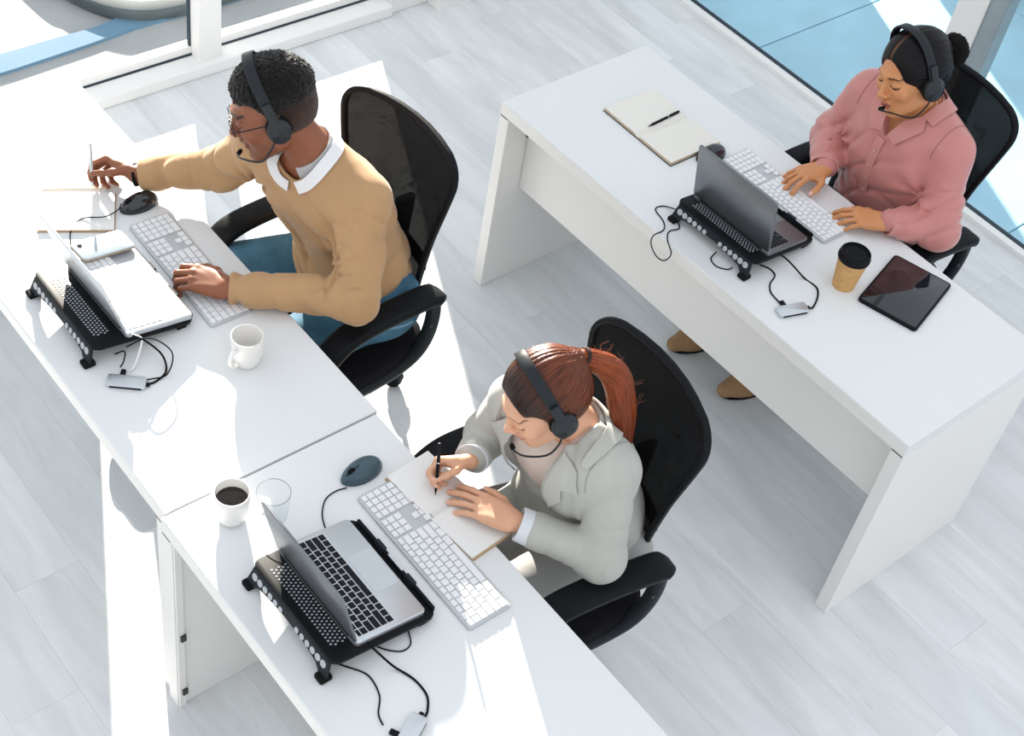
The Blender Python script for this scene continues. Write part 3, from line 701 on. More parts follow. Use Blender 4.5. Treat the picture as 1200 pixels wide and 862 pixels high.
def pen(name, label, p0, p1, m, r=.0042, clip=True, cat='pen'):
    a, b = Vector(p0), Vector(p1); L = (b - a).length
    e = empty(name, p0, 0, label, cat); e.rotation_mode = 'QUATERNION'; e.rotation_quaternion = (b - a).to_track_quat('Z', 'Y')
    bm = bmesh.new(); lathe(bm, [(0, 0), (.0008, 0), (.0012, .004), (r * .75, .016), (r, .022), (r, L - .004), (r * .8, L - .001), (0, L)], 14); build('barrel', bm, m, e, smooth=True, ang=50)
    if clip:
        bm = bmesh.new(); box(bm, -.0012, .0012, r, r + .0022, L - .042, L - .004, .0005, 1); build('clip', bm, M_chrome if m is not M_blackp else M_greyp, e)
    bm = bmesh.new(); lathe(bm, [(r + .0003, L * .62), (r + .0003, L * .62 + .003)], 14); build('ring', bm, M_chrome, e)
    return e
pen('pen', 'black pen with its clip bent out on the open notebook', (-.438, 3.238, H + .0135), (-.445, 3.375, H + .0150), M_blackp)
# ================================================================ implicit-surface figures
class Field:
    """smooth-blended signed distance field, polygonised with surface nets -> one continuous skin"""
    def __init__(s): s.p = []; s.post = []
    def add(s, f, c, r, op='u', k=.01): s.p.append((f, np.array(c, float), float(r), op, float(k))); return s
    def cap(s, a, b, ra, rb=None, k=.012, op='u', flat=None, wr=None):
        a = np.array(a, float); b = np.array(b, float); rb = ra if rb is None else rb; ab = b - a; L2 = max(ab @ ab, 1e-9); L = math.sqrt(L2)
        if flat is not None:
            fn = np.array(flat[0], float); fn /= np.linalg.norm(fn); fs = 1 / flat[1] - 1
        def f(P):
            q = P - a
            if flat is not None: q = q + np.outer(q @ fn, fn) * fs; 
            t = np.clip(q @ ab / L2, 0, 1); r = ra + (rb - ra) * t
            d = np.linalg.norm(q - t[:, None] * ab, axis=1) - r
            if flat is not None: d = d * (.5 + .5 * flat[1])
            if wr is not None:
                for amp, lam, ph, t0, tw, skew in wr:
                    sd_ = (q @ np.array(skew)) if skew is not None else 0
                    ss = 2 * PI * (t * L + sd_ * .5) / lam + ph + 1.3 * np.sin(23 * P[:, 0] + 17 * P[:, 2] + ph) + .8 * np.sin(31 * P[:, 1] + ph * 2)
                    wv = np.exp(-(np.sin(ss * .5) / .34) ** 2); av = np.clip(.45 + .9 * np.sin(38 * P[:, 0] + 47 * P[:, 2] + 31 * P[:, 1] + ph * 3), 0, 1)
                    d = d + amp * .85 * np.exp(-((t - t0) / tw) ** 2) * (wv * av - .10)
            return d
        mx = max(ra, rb) * (1.15 if flat is None or flat[1] <= 1 else flat[1] * 1.1)
        return s.add(f, (a + b) / 2, L / 2 + mx + .01, op, k)
    def ell(s, c, r, k=.012, op='u', R=None):
        c = np.array(c, float); r = np.array(r, float)
        def f(P):
            q = P - c
            if R is not None: q = q @ R
            k0 = np.linalg.norm(q / r, axis=1); k1 = np.linalg.norm(q / (r * r), axis=1)
            return k0 * (k0 - 1) / np.maximum(k1, 1e-6)
        return s.add(f, c, r.max() + .01, op, k)
    def box(s, c, h, rr, R=None, k=.01, op='u'):
        c = np.array(c, float); h = np.array(h, float)
        def f(P):
            q = P - c
            if R is not None: q = q @ R
            q = np.abs(q) - (h - rr)
            return np.linalg.norm(np.maximum(q, 0), axis=1) + np.minimum(q.max(1), 0) - rr
        return s.add(f, c, float(np.linalg.norm(h)) + .01, op, k)
    def head(s, H_, lst):
        """lst: (kind, args) in head space"""
        for kind, a, kw in lst:
            kw = dict(kw)
            if kind == 'ell':
                c, r = a; s.ell(H_.w(c), np.array(r) * H_.s, R=H_.R if 'rot' not in kw else H_.R @ kw.pop('rot'), **kw)
            elif kind == 'cap':
                p, q, ra, rb = a; s.cap(H_.w(p), H_.w(q), ra * H_.s, rb * H_.s, **kw)
    def ev(s, P, idx=None):
        d = np.full(len(P), .5, np.float64)
        lo = P.min(0); hi = P.max(0)
        for f, c, r, op, k in s.p:
            m = r + k + .012
            if op != 'u': m = r + k
            if np.any(c + m < lo) or np.any(c - m > hi): continue
            sel = np.nonzero(((P - c) ** 2).sum(1) < m * m)[0]
            if not len(sel): continue
            v = f(P[sel]); o = d[sel]
            if op == 'u':
                h = np.maximum(k - np.abs(o - v), 0) / k; d[sel] = np.minimum(o, v) - h * h * k * .25
            elif op == 's':
                v = -v; h = np.maximum(k - np.abs(o - v), 0) / k; d[sel] = np.maximum(o, v) + h * h * k * .25
        for f in s.post: d = f(P, d)
        return d
    def grad(s, P, e=.002):
        g = np.zeros_like(P)
        for i in range(3):
            q = np.zeros(3); q[i] = e; g[:, i] = s.ev(P + q) - s.ev(P - q)
        return g / np.maximum(np.linalg.norm(g, axis=1, keepdims=True), 1e-9)
    def proj(s, P, off=.0, it=6):
        P = np.array(P, float)
        for _ in range(it): P = P - s.grad(P) * np.clip(s.ev(P) - off, -.03, .03)[:, None]
        return P
    def mesh(s, h, lo=None, hi=None):
        B = 8
        if lo is None:
            lo = np.min([c - r for f, c, r, op, k in s.p if op == 'u'], 0) - .02; hi = np.max([c + r for f, c, r, op, k in s.p if op == 'u'], 0) + .02
        nb = np.ceil((hi - lo) / (h * B)).astype(int)
        I = np.stack(np.meshgrid(*[np.arange(n) for n in nb], indexing='ij'), -1).reshape(-1, 3)
        # hierarchical culling: evaluate in coarse supercells via chunks
        cen = lo + (I + .5) * h * B
        dv = np.full(len(cen), 9.)
        # bounding cull against prims
        for f, c, r, op, k in s.p:
            if op != 'u': continue
            sel = ((cen - c) ** 2).sum(1) < (r + h * B) ** 2
            dv[sel] = 0
        ids = np.nonzero(dv < 1)[0]; d = s.ev(cen[ids]); ids = ids[np.abs(d) < h * B * .866 * 1.25 + .008]
        I = I[ids]; og = I * B
        N = nb * B + 2
        a = np.arange(B + 1); G = np.stack(np.meshgrid(a, a, a, indexing='ij'), -1).reshape(-1, 3)
        nS = B + 1; V = []; K = []; quads = []
        def gid(c): return (c[..., 0].astype(np.int64) * N[1] + c[..., 1]) * N[2] + c[..., 2]
        order = np.lexsort((og[:, 2], og[:, 1], og[:, 0])); og = og[order]
        CH = 48
        for q0 in range(0, len(og), CH):
            o = og[q0:q0 + CH]; gp = (o[:, None, :] + G[None]).reshape(-1, 3); P = lo + gp * h
            D = s.ev(P).reshape(len(o), nS, nS, nS); S = D < 0
            c8 = [(i, j, k) for i in (0, 1) for j in (0, 1) for k in (0, 1)]
            cnt = sum(S[:, i:i + B, j:j + B, k:k + B].astype(np.int8) for i, j, k in c8)
            m = np.nonzero((cnt > 0) & (cnt < 8))
            if not len(m[0]): continue
            cc = np.stack([D[m[0], m[1] + i, m[2] + j, m[3] + k] for i, j, k in c8], 1)
            base = o[m[0]] + np.stack(m[1:], 1)
            acc = np.zeros((len(cc), 3)); n_ = np.zeros(len(cc))
            for x in range(8):
                for y in range(x + 1, 8):
                    df = np.abs(np.array(c8[x]) - np.array(c8[y])).sum()
                    if df != 1: continue
                    da, db = cc[:, x], cc[:, y]; cr_ = (da < 0) != (db < 0)
                    t = np.where(cr_, da / np.where(cr_, da - db, 1), 0)
                    p = np.array(c8[x]) + t[:, None] * (np.array(c8[y]) - np.array(c8[x])); acc[cr_] += p[cr_]; n_[cr_] += 1
            V.append(lo + (base + acc / n_[:, None]) * h); K.append(gid(base))
            for ax in range(3):
                sl0 = [slice(None)] + [slice(0, B)] * 3; sl1 = list(sl0); sl1[ax + 1] = slice(1, B + 1)
                A_, B_ = S[tuple(sl0)], S[tuple(sl1)]; e = np.nonzero(A_ != B_)
                if not len(e[0]): continue
                pt = o[e[0]] + np.stack(e[1:], 1); fl = A_[e]
                u, v = (ax + 1) % 3, (ax + 2) % 3; du = np.zeros(3, int); du[u] = 1; dv_ = np.zeros(3, int); dv_[v] = 1
                q = np.stack([gid(pt - du - dv_), gid(pt - dv_), gid(pt), gid(pt - du)], 1)
                q[~fl] = q[~fl][:, ::-1]; quads.append(q)
        V = np.concatenate(V); K = np.concatenate(K); Q = np.concatenate(quads)
        so = np.argsort(K); K = K[so]; V = V[so]
        ix = np.clip(np.searchsorted(K, Q), 0, len(K) - 1); ok = (K[ix] == Q).all(1); F = ix[ok]
        return V, F
def to_obj(name, V, F, m, parent=None, col=None, strand=None):
    me = bpy.data.meshes.new(name); nv, nf = len(V), len(F)
    me.vertices.add(nv); me.vertices.foreach_set('co', V.astype(np.float32).ravel())
    me.loops.add(nf * 4); me.loops.foreach_set('vertex_index', F.astype(np.int32).ravel())
    me.polygons.add(nf); me.polygons.foreach_set('loop_start', np.arange(nf, dtype=np.int32) * 4)
    me.polygons.foreach_set('use_smooth', np.ones(nf, bool)); me.update(calc_edges=True)
    me.materials.append(m)
    if col is not None:
        at = me.color_attributes.new('Col', 'FLOAT_COLOR', 'POINT'); at.data.foreach_set('color', np.concatenate([col, np.ones((nv, 1))], 1).astype(np.float32).ravel())
    if strand is not None:
        at = me.attributes.new('Strand', 'FLOAT_VECTOR', 'POINT'); at.data.foreach_set('vector', strand.astype(np.float32).ravel())
    return link(name, me, parent)
def nrm(v): v = np.array(v, float); return v / np.linalg.norm(v)
def rotm(ax, a):
    return np.array(Matrix.Rotation(a, 3, ax))
class Head:
    """head frame: +x = person's left, -y = face, +z = crown. yaw about z, pitch>0 looks down, roll>0 tips crown to person's left"""
    def __init__(s, c, yaw, pitch, roll=0, sc=1.0):
        s.c = np.array(c, float); s.s = sc
        s.R = rotm('Z', yaw) @ rotm('X', pitch) @ rotm('Y', roll)
    def w(s, p): return s.c + s.R @ (np.array(p, float) * s.s)
    def loc(s, P): return (P - s.c) @ s.R / s.s
def head_prims(fem=True, wide=1.0):
    j = .86 if fem else 1.04; ch = .009 if fem else 0
    L = [('ell', ((0, .014, .036), (.0735 * wide, .092, .082)), dict(k=.01)),
         ('ell', ((0, -.028, -.012), (.0625 * wide, .060, .082)), dict(k=.02)),
         ('ell', ((0, -.040, -.052), (.050 * wide * j, .048, .052)), dict(k=.02)),
         ('cap', ((0, -.074, -.098 + ch), (0, -.070, -.092 + ch), .0165 * j, .019 * j), dict(k=.022)),
         ('cap', ((-.010, -.072, -.100 + ch), (.010, -.072, -.100 + ch), .013 * j, .013 * j), dict(k=.018))]
    for q in (-1, 1):
        L += [('cap', ((q * .056 * wide, -.002, -.060), (q * .022, -.066, -.094 + ch), .013 * j, .013 * j), dict(k=.028)),
              ('ell', ((q * .040, -.066, -.022), (.022, .020, .022)), dict(k=.018)),
              ('cap', ((q * .010, -.088, .022), (q * .042, -.077, .023), *((.0052, .0045) if fem else (.0078, .0068))), dict(k=.014))]
    for q in (-1, 1): L += [('ell', ((q * .031, -.098, .004), (.017, .016, .0125)), dict(op='s', k=.016))]
    for q in (-1, 1):
        L += [('ell', ((q * .031, -.0755, .003), (.0145, .0135, .0125)), dict(k=.004)),
              ('ell', ((q * .0775 * wide, .008, -.010), (.008, .017, .030)), dict(k=.004)),
              ('ell', ((q * .0835 * wide, .004, -.006), (.004, .010, .018)), dict(k=.004, op='s'))]
    L += [('cap', ((0, -.084, .018), (0, -.103 if fem else -.104, -.026), .0056 if fem else .0068, .0080 if fem else .0098), dict(k=.010)),
          ('ell', ((0, -.1065, -.030), (.0105 if not fem else .0092, .0105, .0090)), dict(k=.007)),
          ('ell', ((.0115, -.0965, -.034), (.0072, .0085, .0068)), dict(k=.005)), ('ell', ((-.0115, -.0965, -.034), (.0072, .0085, .0068)), dict(k=.005)),
          ('cap', ((-.016, -.0885, -.0585), (.0, -.0955, -.0555), .0048, .0062), dict(k=.006)), ('cap', ((.016, -.0885, -.0585), (.0, -.0955, -.0555), .0048, .0062), dict(k=.006)),
          ('cap', ((-.012, -.0885, -.069), (.012, -.0885, -.069), .0068, .0068), dict(k=.007)),
          ('cap', ((-.022, -.0925, -.0625), (.022, -.0925, -.0625), .0012, .0012), dict(op='s', k=.004)),
          ('ell', ((0, -.098, -.081), (.014, .008, .006)), dict(op='s', k=.010))]
    return L
def face_colors(V, H_, base, lip, brow, lash, fem=True, low=None):
    q = H_.loc(V); col = np.tile(np.array(base), (len(V), 1))
    def blend(w_, c):
        nonlocal col
        w_ = np.clip(w_, 0, 1)[:, None]; col = col * (1 - w_) + np.array(c) * w_
    head = (np.abs(q[:, 0]) < .1) & (q[:, 1] < .0) & (q[:, 2] > -.13) & (q[:, 2] < .13) & (q[:, 1] > -.14)
    ax = np.abs(q[:, 0])
    blend(head * np.exp(-(((ax - .043) / .018) ** 2 + ((q[:, 2] + .022) / .018) ** 2)) * .35, np.array(base) * np.array([1.12, .80, .78]))
    blend(head * np.exp(-((ax / .012) ** 2 + ((q[:, 2] + .032) / .012) ** 2)) * .3, np.array(base) * np.array([1.1, .82, .8]))
    dl = np.sqrt((ax / .024) ** 2 + ((q[:, 2] + .0625) / .0118) ** 2); blend(head * (q[:, 1] < -.080) * np.clip((1.0 - dl) * 6, 0, 1), lip)
    dl = np.abs(q[:, 2] + .0625) / .0014 + np.maximum(ax - .021, 0) * 900; blend(head * (q[:, 1] < -.078) * np.clip(1.5 - dl, 0, 1) * .8, np.array(lip) * .35)
    # brows
    t = (ax - .014) / .036; zb = (.0190 if fem else .0205) + (.0035 if fem else .006) * np.sin(np.clip(t, 0, 1) * 2.4); th = (.0036 if fem else .0048) * (1 - .45 * np.clip(t, 0, 1))
    blend(head * (t > 0) * (t < 1) * np.clip((1.4 - np.abs(q[:, 2] - zb) / th) * 2, 0, 1) * .92, brow)
    # upper lid crease + lash line (eyes look down)
    ex = (ax - .031) / .0150; zl = -.0035 - .0028 * (1 - ex ** 2) + .001
    blend(head * (np.abs(ex) < 1.1) * np.clip((1.5 - np.abs(q[:, 2] - zl) / .0022) * 2, 0, 1) * .95, lash)
    blend(head * (np.abs(ex) < 1.0) * np.clip(1.2 - np.abs(q[:, 2] - .0125) / .0016, 0, 1) * .35, np.array(base) * .5)
    return col
def hand(S, Wp, Fd, Nd, side, curls, thumb, sc=1.0, spread=.10, k=.0035, nails=None, indiv=None, splay=None):
    """Wp wrist, Fd direction of the hand, Nd back-of-hand normal, side=+1 thumb on Nd x Fd side. curls=(mcp,pip,dip) or list of 4"""
    Wp = np.array(Wp, float); Fd = nrm(Fd); Nd = np.array(Nd, float); Nd = nrm(Nd - Fd * (Nd @ Fd)); T = np.cross(Nd, Fd) * side
    base = [.030, .010, -.010, -.0285]; fw = [.088, .092, .087, .078]
    lens = [(.042, .024, .020), (.046, .028, .021), (.042, .026, .020), (.033, .019, .018)]
    rad = [.0088, .0090, .0086, .0076]
    S.ell(Wp + Fd * .012 * sc, (.027 * sc,) * 3, k=.012) if False else None
    for i in range(4):
        kn = Wp + (Fd * fw[i] + T * base[i] + Nd * (.004 - abs(base[i] - .008) * .12)) * sc
        S.cap(Wp + (Fd * .004 + T * base[i] * .55) * sc, kn, .0150 * sc, .0108 * sc, k=.013, flat=(Nd, .85))
        c = curls[i] if isinstance(curls, list) else curls
        sp = (spread * (1.5 - i) / 1.5) if splay is None else splay[i]
        d0 = nrm(Fd * math.cos(sp) + T * math.sin(sp)); p = kn; ang = 0; r = rad[i] * sc
        for L_, a in zip(lens[i], c):
            ang += a; d = d0 * math.cos(ang) - Nd * math.sin(ang); e = p + d * L_ * sc
            S.cap(p, e, r * 1.02, r * .93, k=k); p = e; r *= .95
        if nails is not None: nails.append((p + d * .002 * sc + (d0 * math.sin(ang) + Nd * math.cos(ang)) * r * .75, d, .0062 * sc))
    # thenar mass and thumb
    tb = Wp + (Fd * .022 + T * .026 - Nd * .006) * sc
    S.cap(Wp + (Fd * .012 + T * .008 - Nd * .004) * sc, Wp + (Fd * .055 + T * .028 - Nd * .008) * sc, .0155 * sc, .0135 * sc, k=.014)
    S.cap(Wp + (Fd * .015 - T * .02 - Nd * .005) * sc, Wp + (Fd * .060 - T * .024 - Nd * .006) * sc, .0125 * sc, .0105 * sc, k=.013)
    p = tb; r = .0120 * sc
    for (f_, t_, n_), L_ in zip(thumb, (.038, .032, .026)):
        d = nrm(Fd * f_ + T * t_ + Nd * n_); e = p + d * L_ * sc
        S.cap(p, e, r, r * .88, k=.006 if L_ < .036 else .010); p = e; r *= .88
    if nails is not None: nails.append((p + d * .002 * sc + nrm(np.cross(d, np.cross(Nd, d))) * r * .75, d, .0066 * sc))
    return p
def grip(target, F, side_n, sc, crl, th):
    class Rec:
        def __init__(q): q.c = []
        def cap(q, a, b, ra, rb=None, **k): q.c.append(np.array(b, float))
    F = nrm(F); out = np.cross(F, (0, 0, 1)); N_ = out * side_n[0] + np.array((0, 0, side_n[1])); q = Rec()
    hand(q, (0, 0, 0), F, N_, 1, crl, th, sc, .05); off = (q.c[3] + q.c[-1]) / 2
    return tuple(np.array(target) - off), F, N_
def crease(u, w_=.42): return np.exp(-(np.sin(u * .5) / w_) ** 2)
GC = [(.80, 1.0, .40), (1.0, 1.0, .4), (1.15, 1.1, .5), (1.25, 1.2, .5)]; GT = [(1.0, .7, -.9), (1.0, 0, -.5), (1.0, -.1, -.4)]
def paint_nails(V, col, nails, c):
    for p, d, r in nails:
        w_ = np.clip((1.25 - np.linalg.norm(V - p, axis=1) / r) * 4, 0, 1)[:, None]; col = col * (1 - w_) + np.array(c) * w_
    return col
def strands(V, H_, Q, fu=26, fv=3):
    """strand coordinates for hair combed towards the head-space point Q"""
    q = H_.loc(V) - np.array(Q); r = np.linalg.norm(q, axis=1)
    ax = nrm(-np.array(Q) + np.array([0, 0, .02])); e1 = nrm(np.cross(ax, [0, 0, 1])) if abs(ax[2]) < .9 else np.array([1., 0, 0]); e2 = np.cross(ax, e1)
    u = np.arctan2(q @ e2, q @ e1)
    return np.stack([np.cos(u) * fu, np.sin(u) * fu, r * fv * 10], 1)
def headset(label, H_, arc_y=.004, ear_z=-.012, w_=.081, top=.134, mic=(-.028, -.118, -.078), tilt=0.0, cup=.033):
    """over-ear call headset built in the head frame; boom on the person's left"""
    r = empty('headset', (0, 0, 0), 0, label, 'headset'); Hm = Matrix(np.vstack([np.hstack([H_.R * H_.s, H_.c[:, None]]), [0, 0, 0, 1]]))
    def fin(bm, name, m, par, sm=True, ang=50):
        for v in bm.verts: v.co = Hm @ v.co
        return build(name, bm, m, par, smooth=sm, ang=ang)
    def arc(ww, tt, n=26, a0=0, a1=PI):
        out = []
        for i in range(n + 1):
            a = a0 + (a1 - a0) * i / n; x = ww * math.copysign(abs(math.cos(a)) ** .80, math.cos(a)); z = ear_z + .02 + (tt - ear_z - .02) * max(0.0, math.sin(a)) ** .85
            out.append(Vector((x, arc_y - tilt * (z - ear_z), z)))
        return out
    A = arc(w_ + .006, top); bm = bmesh.new(); N = len(A)
    ups = [(p - Vector((0, arc_y - tilt * (p.z - ear_z), ear_z + .02))).normalized() for p in A]
    sweep(bm, A, rrect(.026, .0045, .002, 2), up=ups); band = fin(bm, 'headband', M_hs, r)
    A2 = [p - u * .0042 for p, u in zip(A, ups)][5:-5]; bm = bmesh.new(); sweep(bm, A2, rrect(.022, .005, .002, 2), up=ups[5:-5]); fin(bm, 'headband_padding', M_rubber, band)
    for q in (-1, 1):
        bm = bmesh.new(); sweep(bm, [Vector((q * (w_ + .009), arc_y - tilt * .06, ear_z + .070)), Vector((q * (w_ + .012), arc_y - tilt * .03, ear_z + .045)), Vector((q * (w_ + .015), arc_y, ear_z + .015)), Vector((q * (w_ + .017), arc_y, ear_z - .002))], rrect(.020, .006, .0025, 2), up=(q, 0, 0)); fin(bm, 'slider_arm', M_hs2, r)
        bm = bmesh.new(); vs = lathe(bm, [(0, .013), (cup * .45, .0135), (cup * .62, .011), (cup * .78, .0085), (cup * .96, .005), (cup, .0), (cup * .97, -.006), (0, -.006)], 26)
        Mq = Matrix.Translation((q * (w_ + .008), arc_y, ear_z - .004)) @ Matrix.Rotation(q * PI / 2, 4, 'Y') @ Matrix.Diagonal((1.08, .94, 1, 1))
        for v in vs: v.co = Mq @ v.co
        fin(bm, 'ear_cup', M_hs2, r)
        bm = bmesh.new(); vs = []
        ring = [(cup * .80 * math.cos(2 * PI * i / 26), cup * .80 * math.sin(2 * PI * i / 26), -.011) for i in range(26)]
        vs = sweep(bm, ring, circ(.0085, 8), closed=True, up=(0, 0, 1))
        for v in vs: v.co = Mq @ v.co
        fin(bm, 'ear_cushion', M_rubber, r)
    x0 = w_ + .015
    B = catmull([(x0, arc_y - .012, ear_z - .016), (x0 + .002, arc_y - .035, ear_z - .040), (x0 - .012, arc_y - .068, ear_z - .066), (.045, -.104, -.080 + .6 * (mic[2] + .088)), (.012, -.119, -.086 + .9 * (mic[2] + .088)), mic], 7)
    bm = bmesh.new(); sweep(bm, B, circ(.0024, 8)); boom = fin(bm, 'mic_boom', M_hs, r)
    bm = bmesh.new(); e = Vector(mic); d = (B[-1] - B[-4]).normalized(); sweep(bm, [e - d * .006, e - d * .003, e + d * .008, e + d * .012], circ(.0068, 12, .0055), scale=[.6, 1, 1, .6]); fin(bm, 'microphone', M_rubber, boom)
    bm = bmesh.new(); lathe(bm, [(0, 0), (.009, 0), (.009, .005), (0, .006)], 16)
    for v in bm.verts: v.co = Matrix.Translation((x0 + .002, arc_y - .012, ear_z - .016)) @ Matrix.Rotation(PI / 2, 4, 'Y') @ v.co
    fin(bm, 'boom_pivot', M_hs, boom)
    return r
M_hs = mat('headset_matte_black', (.014, .018, .022), .36, spec=.28, bump=(300, .1, .0004))
M_hs2 = mat('headset_grey_plastic', (.024, .028, .032), .30, spec=.3, bump=(300, .1, .0004))
def eyeballs(H_, par, r_=.0108):
    for q in (-1, 1):
        bm = bmesh.new(); bmesh.ops.create_uvsphere(bm, u_segments=16, v_segments=10, radius=r_ * H_.s)
        o = build('eye', bm, mat('dark_brown_eye', (.05, .028, .018), .15), par, smooth=True); o.location = H_.w((q * .031, -.0775, -.0012))
def strip(name, F, pts, wid, m, par, off=.002, th=.0025, n=6, up=None, widths=None):
    """a band of cloth lying on field F along pts"""
    C = np.array([tuple(p) for p in catmull(pts, n)]); C = F.proj(C, off); G = F.grad(C)
    T = np.gradient(C, axis=0); T /= np.linalg.norm(T, axis=1, keepdims=True) + 1e-9
    Sd = np.cross(T, G); Sd /= np.linalg.norm(Sd, axis=1, keepdims=True) + 1e-9
    K = 5; bm = bmesh.new(); rows = []
    for j in range(K):
        w_ = np.array([np.interp(i / (len(C) - 1), np.linspace(0, 1, len(widths)), widths) if widths else wid for i in range(len(C))])
        P = F.proj(C + Sd * (w_ * (j / (K - 1) - .5))[:, None], off, 3); Gp = F.grad(P)
        rows.append((P, P + Gp * th))
    A = [[(bm.verts.new(tuple(r[0][i])), bm.verts.new(tuple(r[1][i]))) for i in range(len(C))] for r in rows]
    n_ = len(C)
    for j in range(K - 1):
        for i in range(n_ - 1):
            bm.faces.new((A[j][i][1], A[j][i + 1][1], A[j + 1][i + 1][1], A[j + 1][i][1])); bm.faces.new((A[j][i][0], A[j + 1][i][0], A[j + 1][i + 1][0], A[j][i + 1][0]))
    for j in (0, K - 1):
        for i in range(n_ - 1): bm.faces.new((A[j][i][0], A[j][i + 1][0], A[j][i + 1][1], A[j][i][1]))
    for i in (0, n_ - 1):
        for j in range(K - 1): bm.faces.new((A[j][i][0], A[j + 1][i][0], A[j + 1][i][1], A[j][i][1]))
    return build(name, bm, m, par, smooth=True, ang=50)
def patch(name, F, poly, m, par, off=.002, th=.0025, sub=.009):
    """a flat cloth shape (3-D polygon near the surface) subdivided and laid on field F"""
    bm = bmesh.new(); f = bm.faces.new([bm.verts.new(tuple(p)) for p in poly]); bmesh.ops.triangulate(bm, faces=[f])
    for _ in range(6):
        es = [e for e in bm.edges if e.calc_length() > sub * 1.6]
        if not es: break
        bmesh.ops.subdivide_edges(bm, edges=es, cuts=1); bmesh.ops.triangulate(bm, faces=[f for f in bm.faces if len(f.verts) > 3])
    bm.verts.ensure_lookup_table(); P = F.proj(np.array([tuple(v.co) for v in bm.verts]), off)
    for v, p in zip(bm.verts, P): v.co = p
    G = F.grad(P); base = list(bm.verts); up_ = {v: bm.verts.new(tuple(p + g * th)) for v, p, g in zip(base, P, G)}
    fs = list(bm.faces); bd = [e for e in bm.edges if len(e.link_faces) == 1]
    for vs_ in [[up_[v] for v in f.verts] for f in fs] + [[e.verts[0], e.verts[1], up_[e.verts[1]], up_[e.verts[0]]] for e in bd]:
        try: bm.faces.new(vs_)
        except ValueError: pass
    return build(name, bm, m, par, smooth=True, ang=55)
def button(F, p, m, par, r=.005, off=.004):
    P = F.proj(np.array([p]), off)[0]; g = F.grad(P[None])[0]
    bm = bmesh.new(); lathe(bm, [(0, 0), (r, 0), (r, .0012), (r * .8, .002), (r * .5, .0014), (0, .0014)], 14)
    o = build('button', bm, m, par, smooth=True, ang=40); o.location = P; o.rotation_mode = 'QUATERNION'; o.rotation_quaternion = Vector(g).to_track_quat('Z', 'Y'); return o
def smx(a, b, k=.006):
    h = np.maximum(k - np.abs(a - b), 0) / k; return np.maximum(a, b) + h * h * k * .25
def snoise(P, f, s=0.):
    x, y, z = P[:, 0] * f, P[:, 1] * f, P[:, 2] * f
    return (np.sin(x + 1.7 * np.sin(y * .9 + s)) + np.sin(y * 1.1 + 1.5 * np.sin(z + s)) + np.sin(z * 1.05 + 1.6 * np.sin(x * 1.1 + s))) / 3
# ================================================================ people
def torso(F, levels, k=.09):
    """levels: (centre, lateral unit, half width, half depth)"""
    for c, l, hw, dp in levels:
        c = np.array(c, float); l = nrm(l); F.cap(c - l * (hw - dp), c + l * (hw - dp), dp, dp, k=k)
def chain(F, pts, rs, k=.02, wr=None):
    for i in range(len(pts) - 1): F.cap(pts[i], pts[i + 1], rs[i], rs[i + 1], k=k, wr=wr[i] if wr else None)
def mixp(a, b, t): return np.array(a, float) * (1 - t) + np.array(b, float) * t
HB, HC = .0032, .0042

def hair_field(H_, off, front, low=-.062, extra=None, nape=.055):
    """shell of hair on the skull; front = list of head-space ellipsoids cut away for the face"""
    F = Field()
    F.ell(H_.w((0, .014, .036)), np.array((.0735 + off, .092 + off, .082 + off)) * H_.s, R=H_.R)
    F.ell(H_.w((0, .030, -.002)), np.array((.066 + off, .072 + off, .078 + off * .5)) * H_.s, R=H_.R, k=.02)
    if extra: extra(F)
    for c, r in front: F.ell(H_.w(c), np.array(r) * H_.s, R=H_.R, op='s', k=.006)
    return F

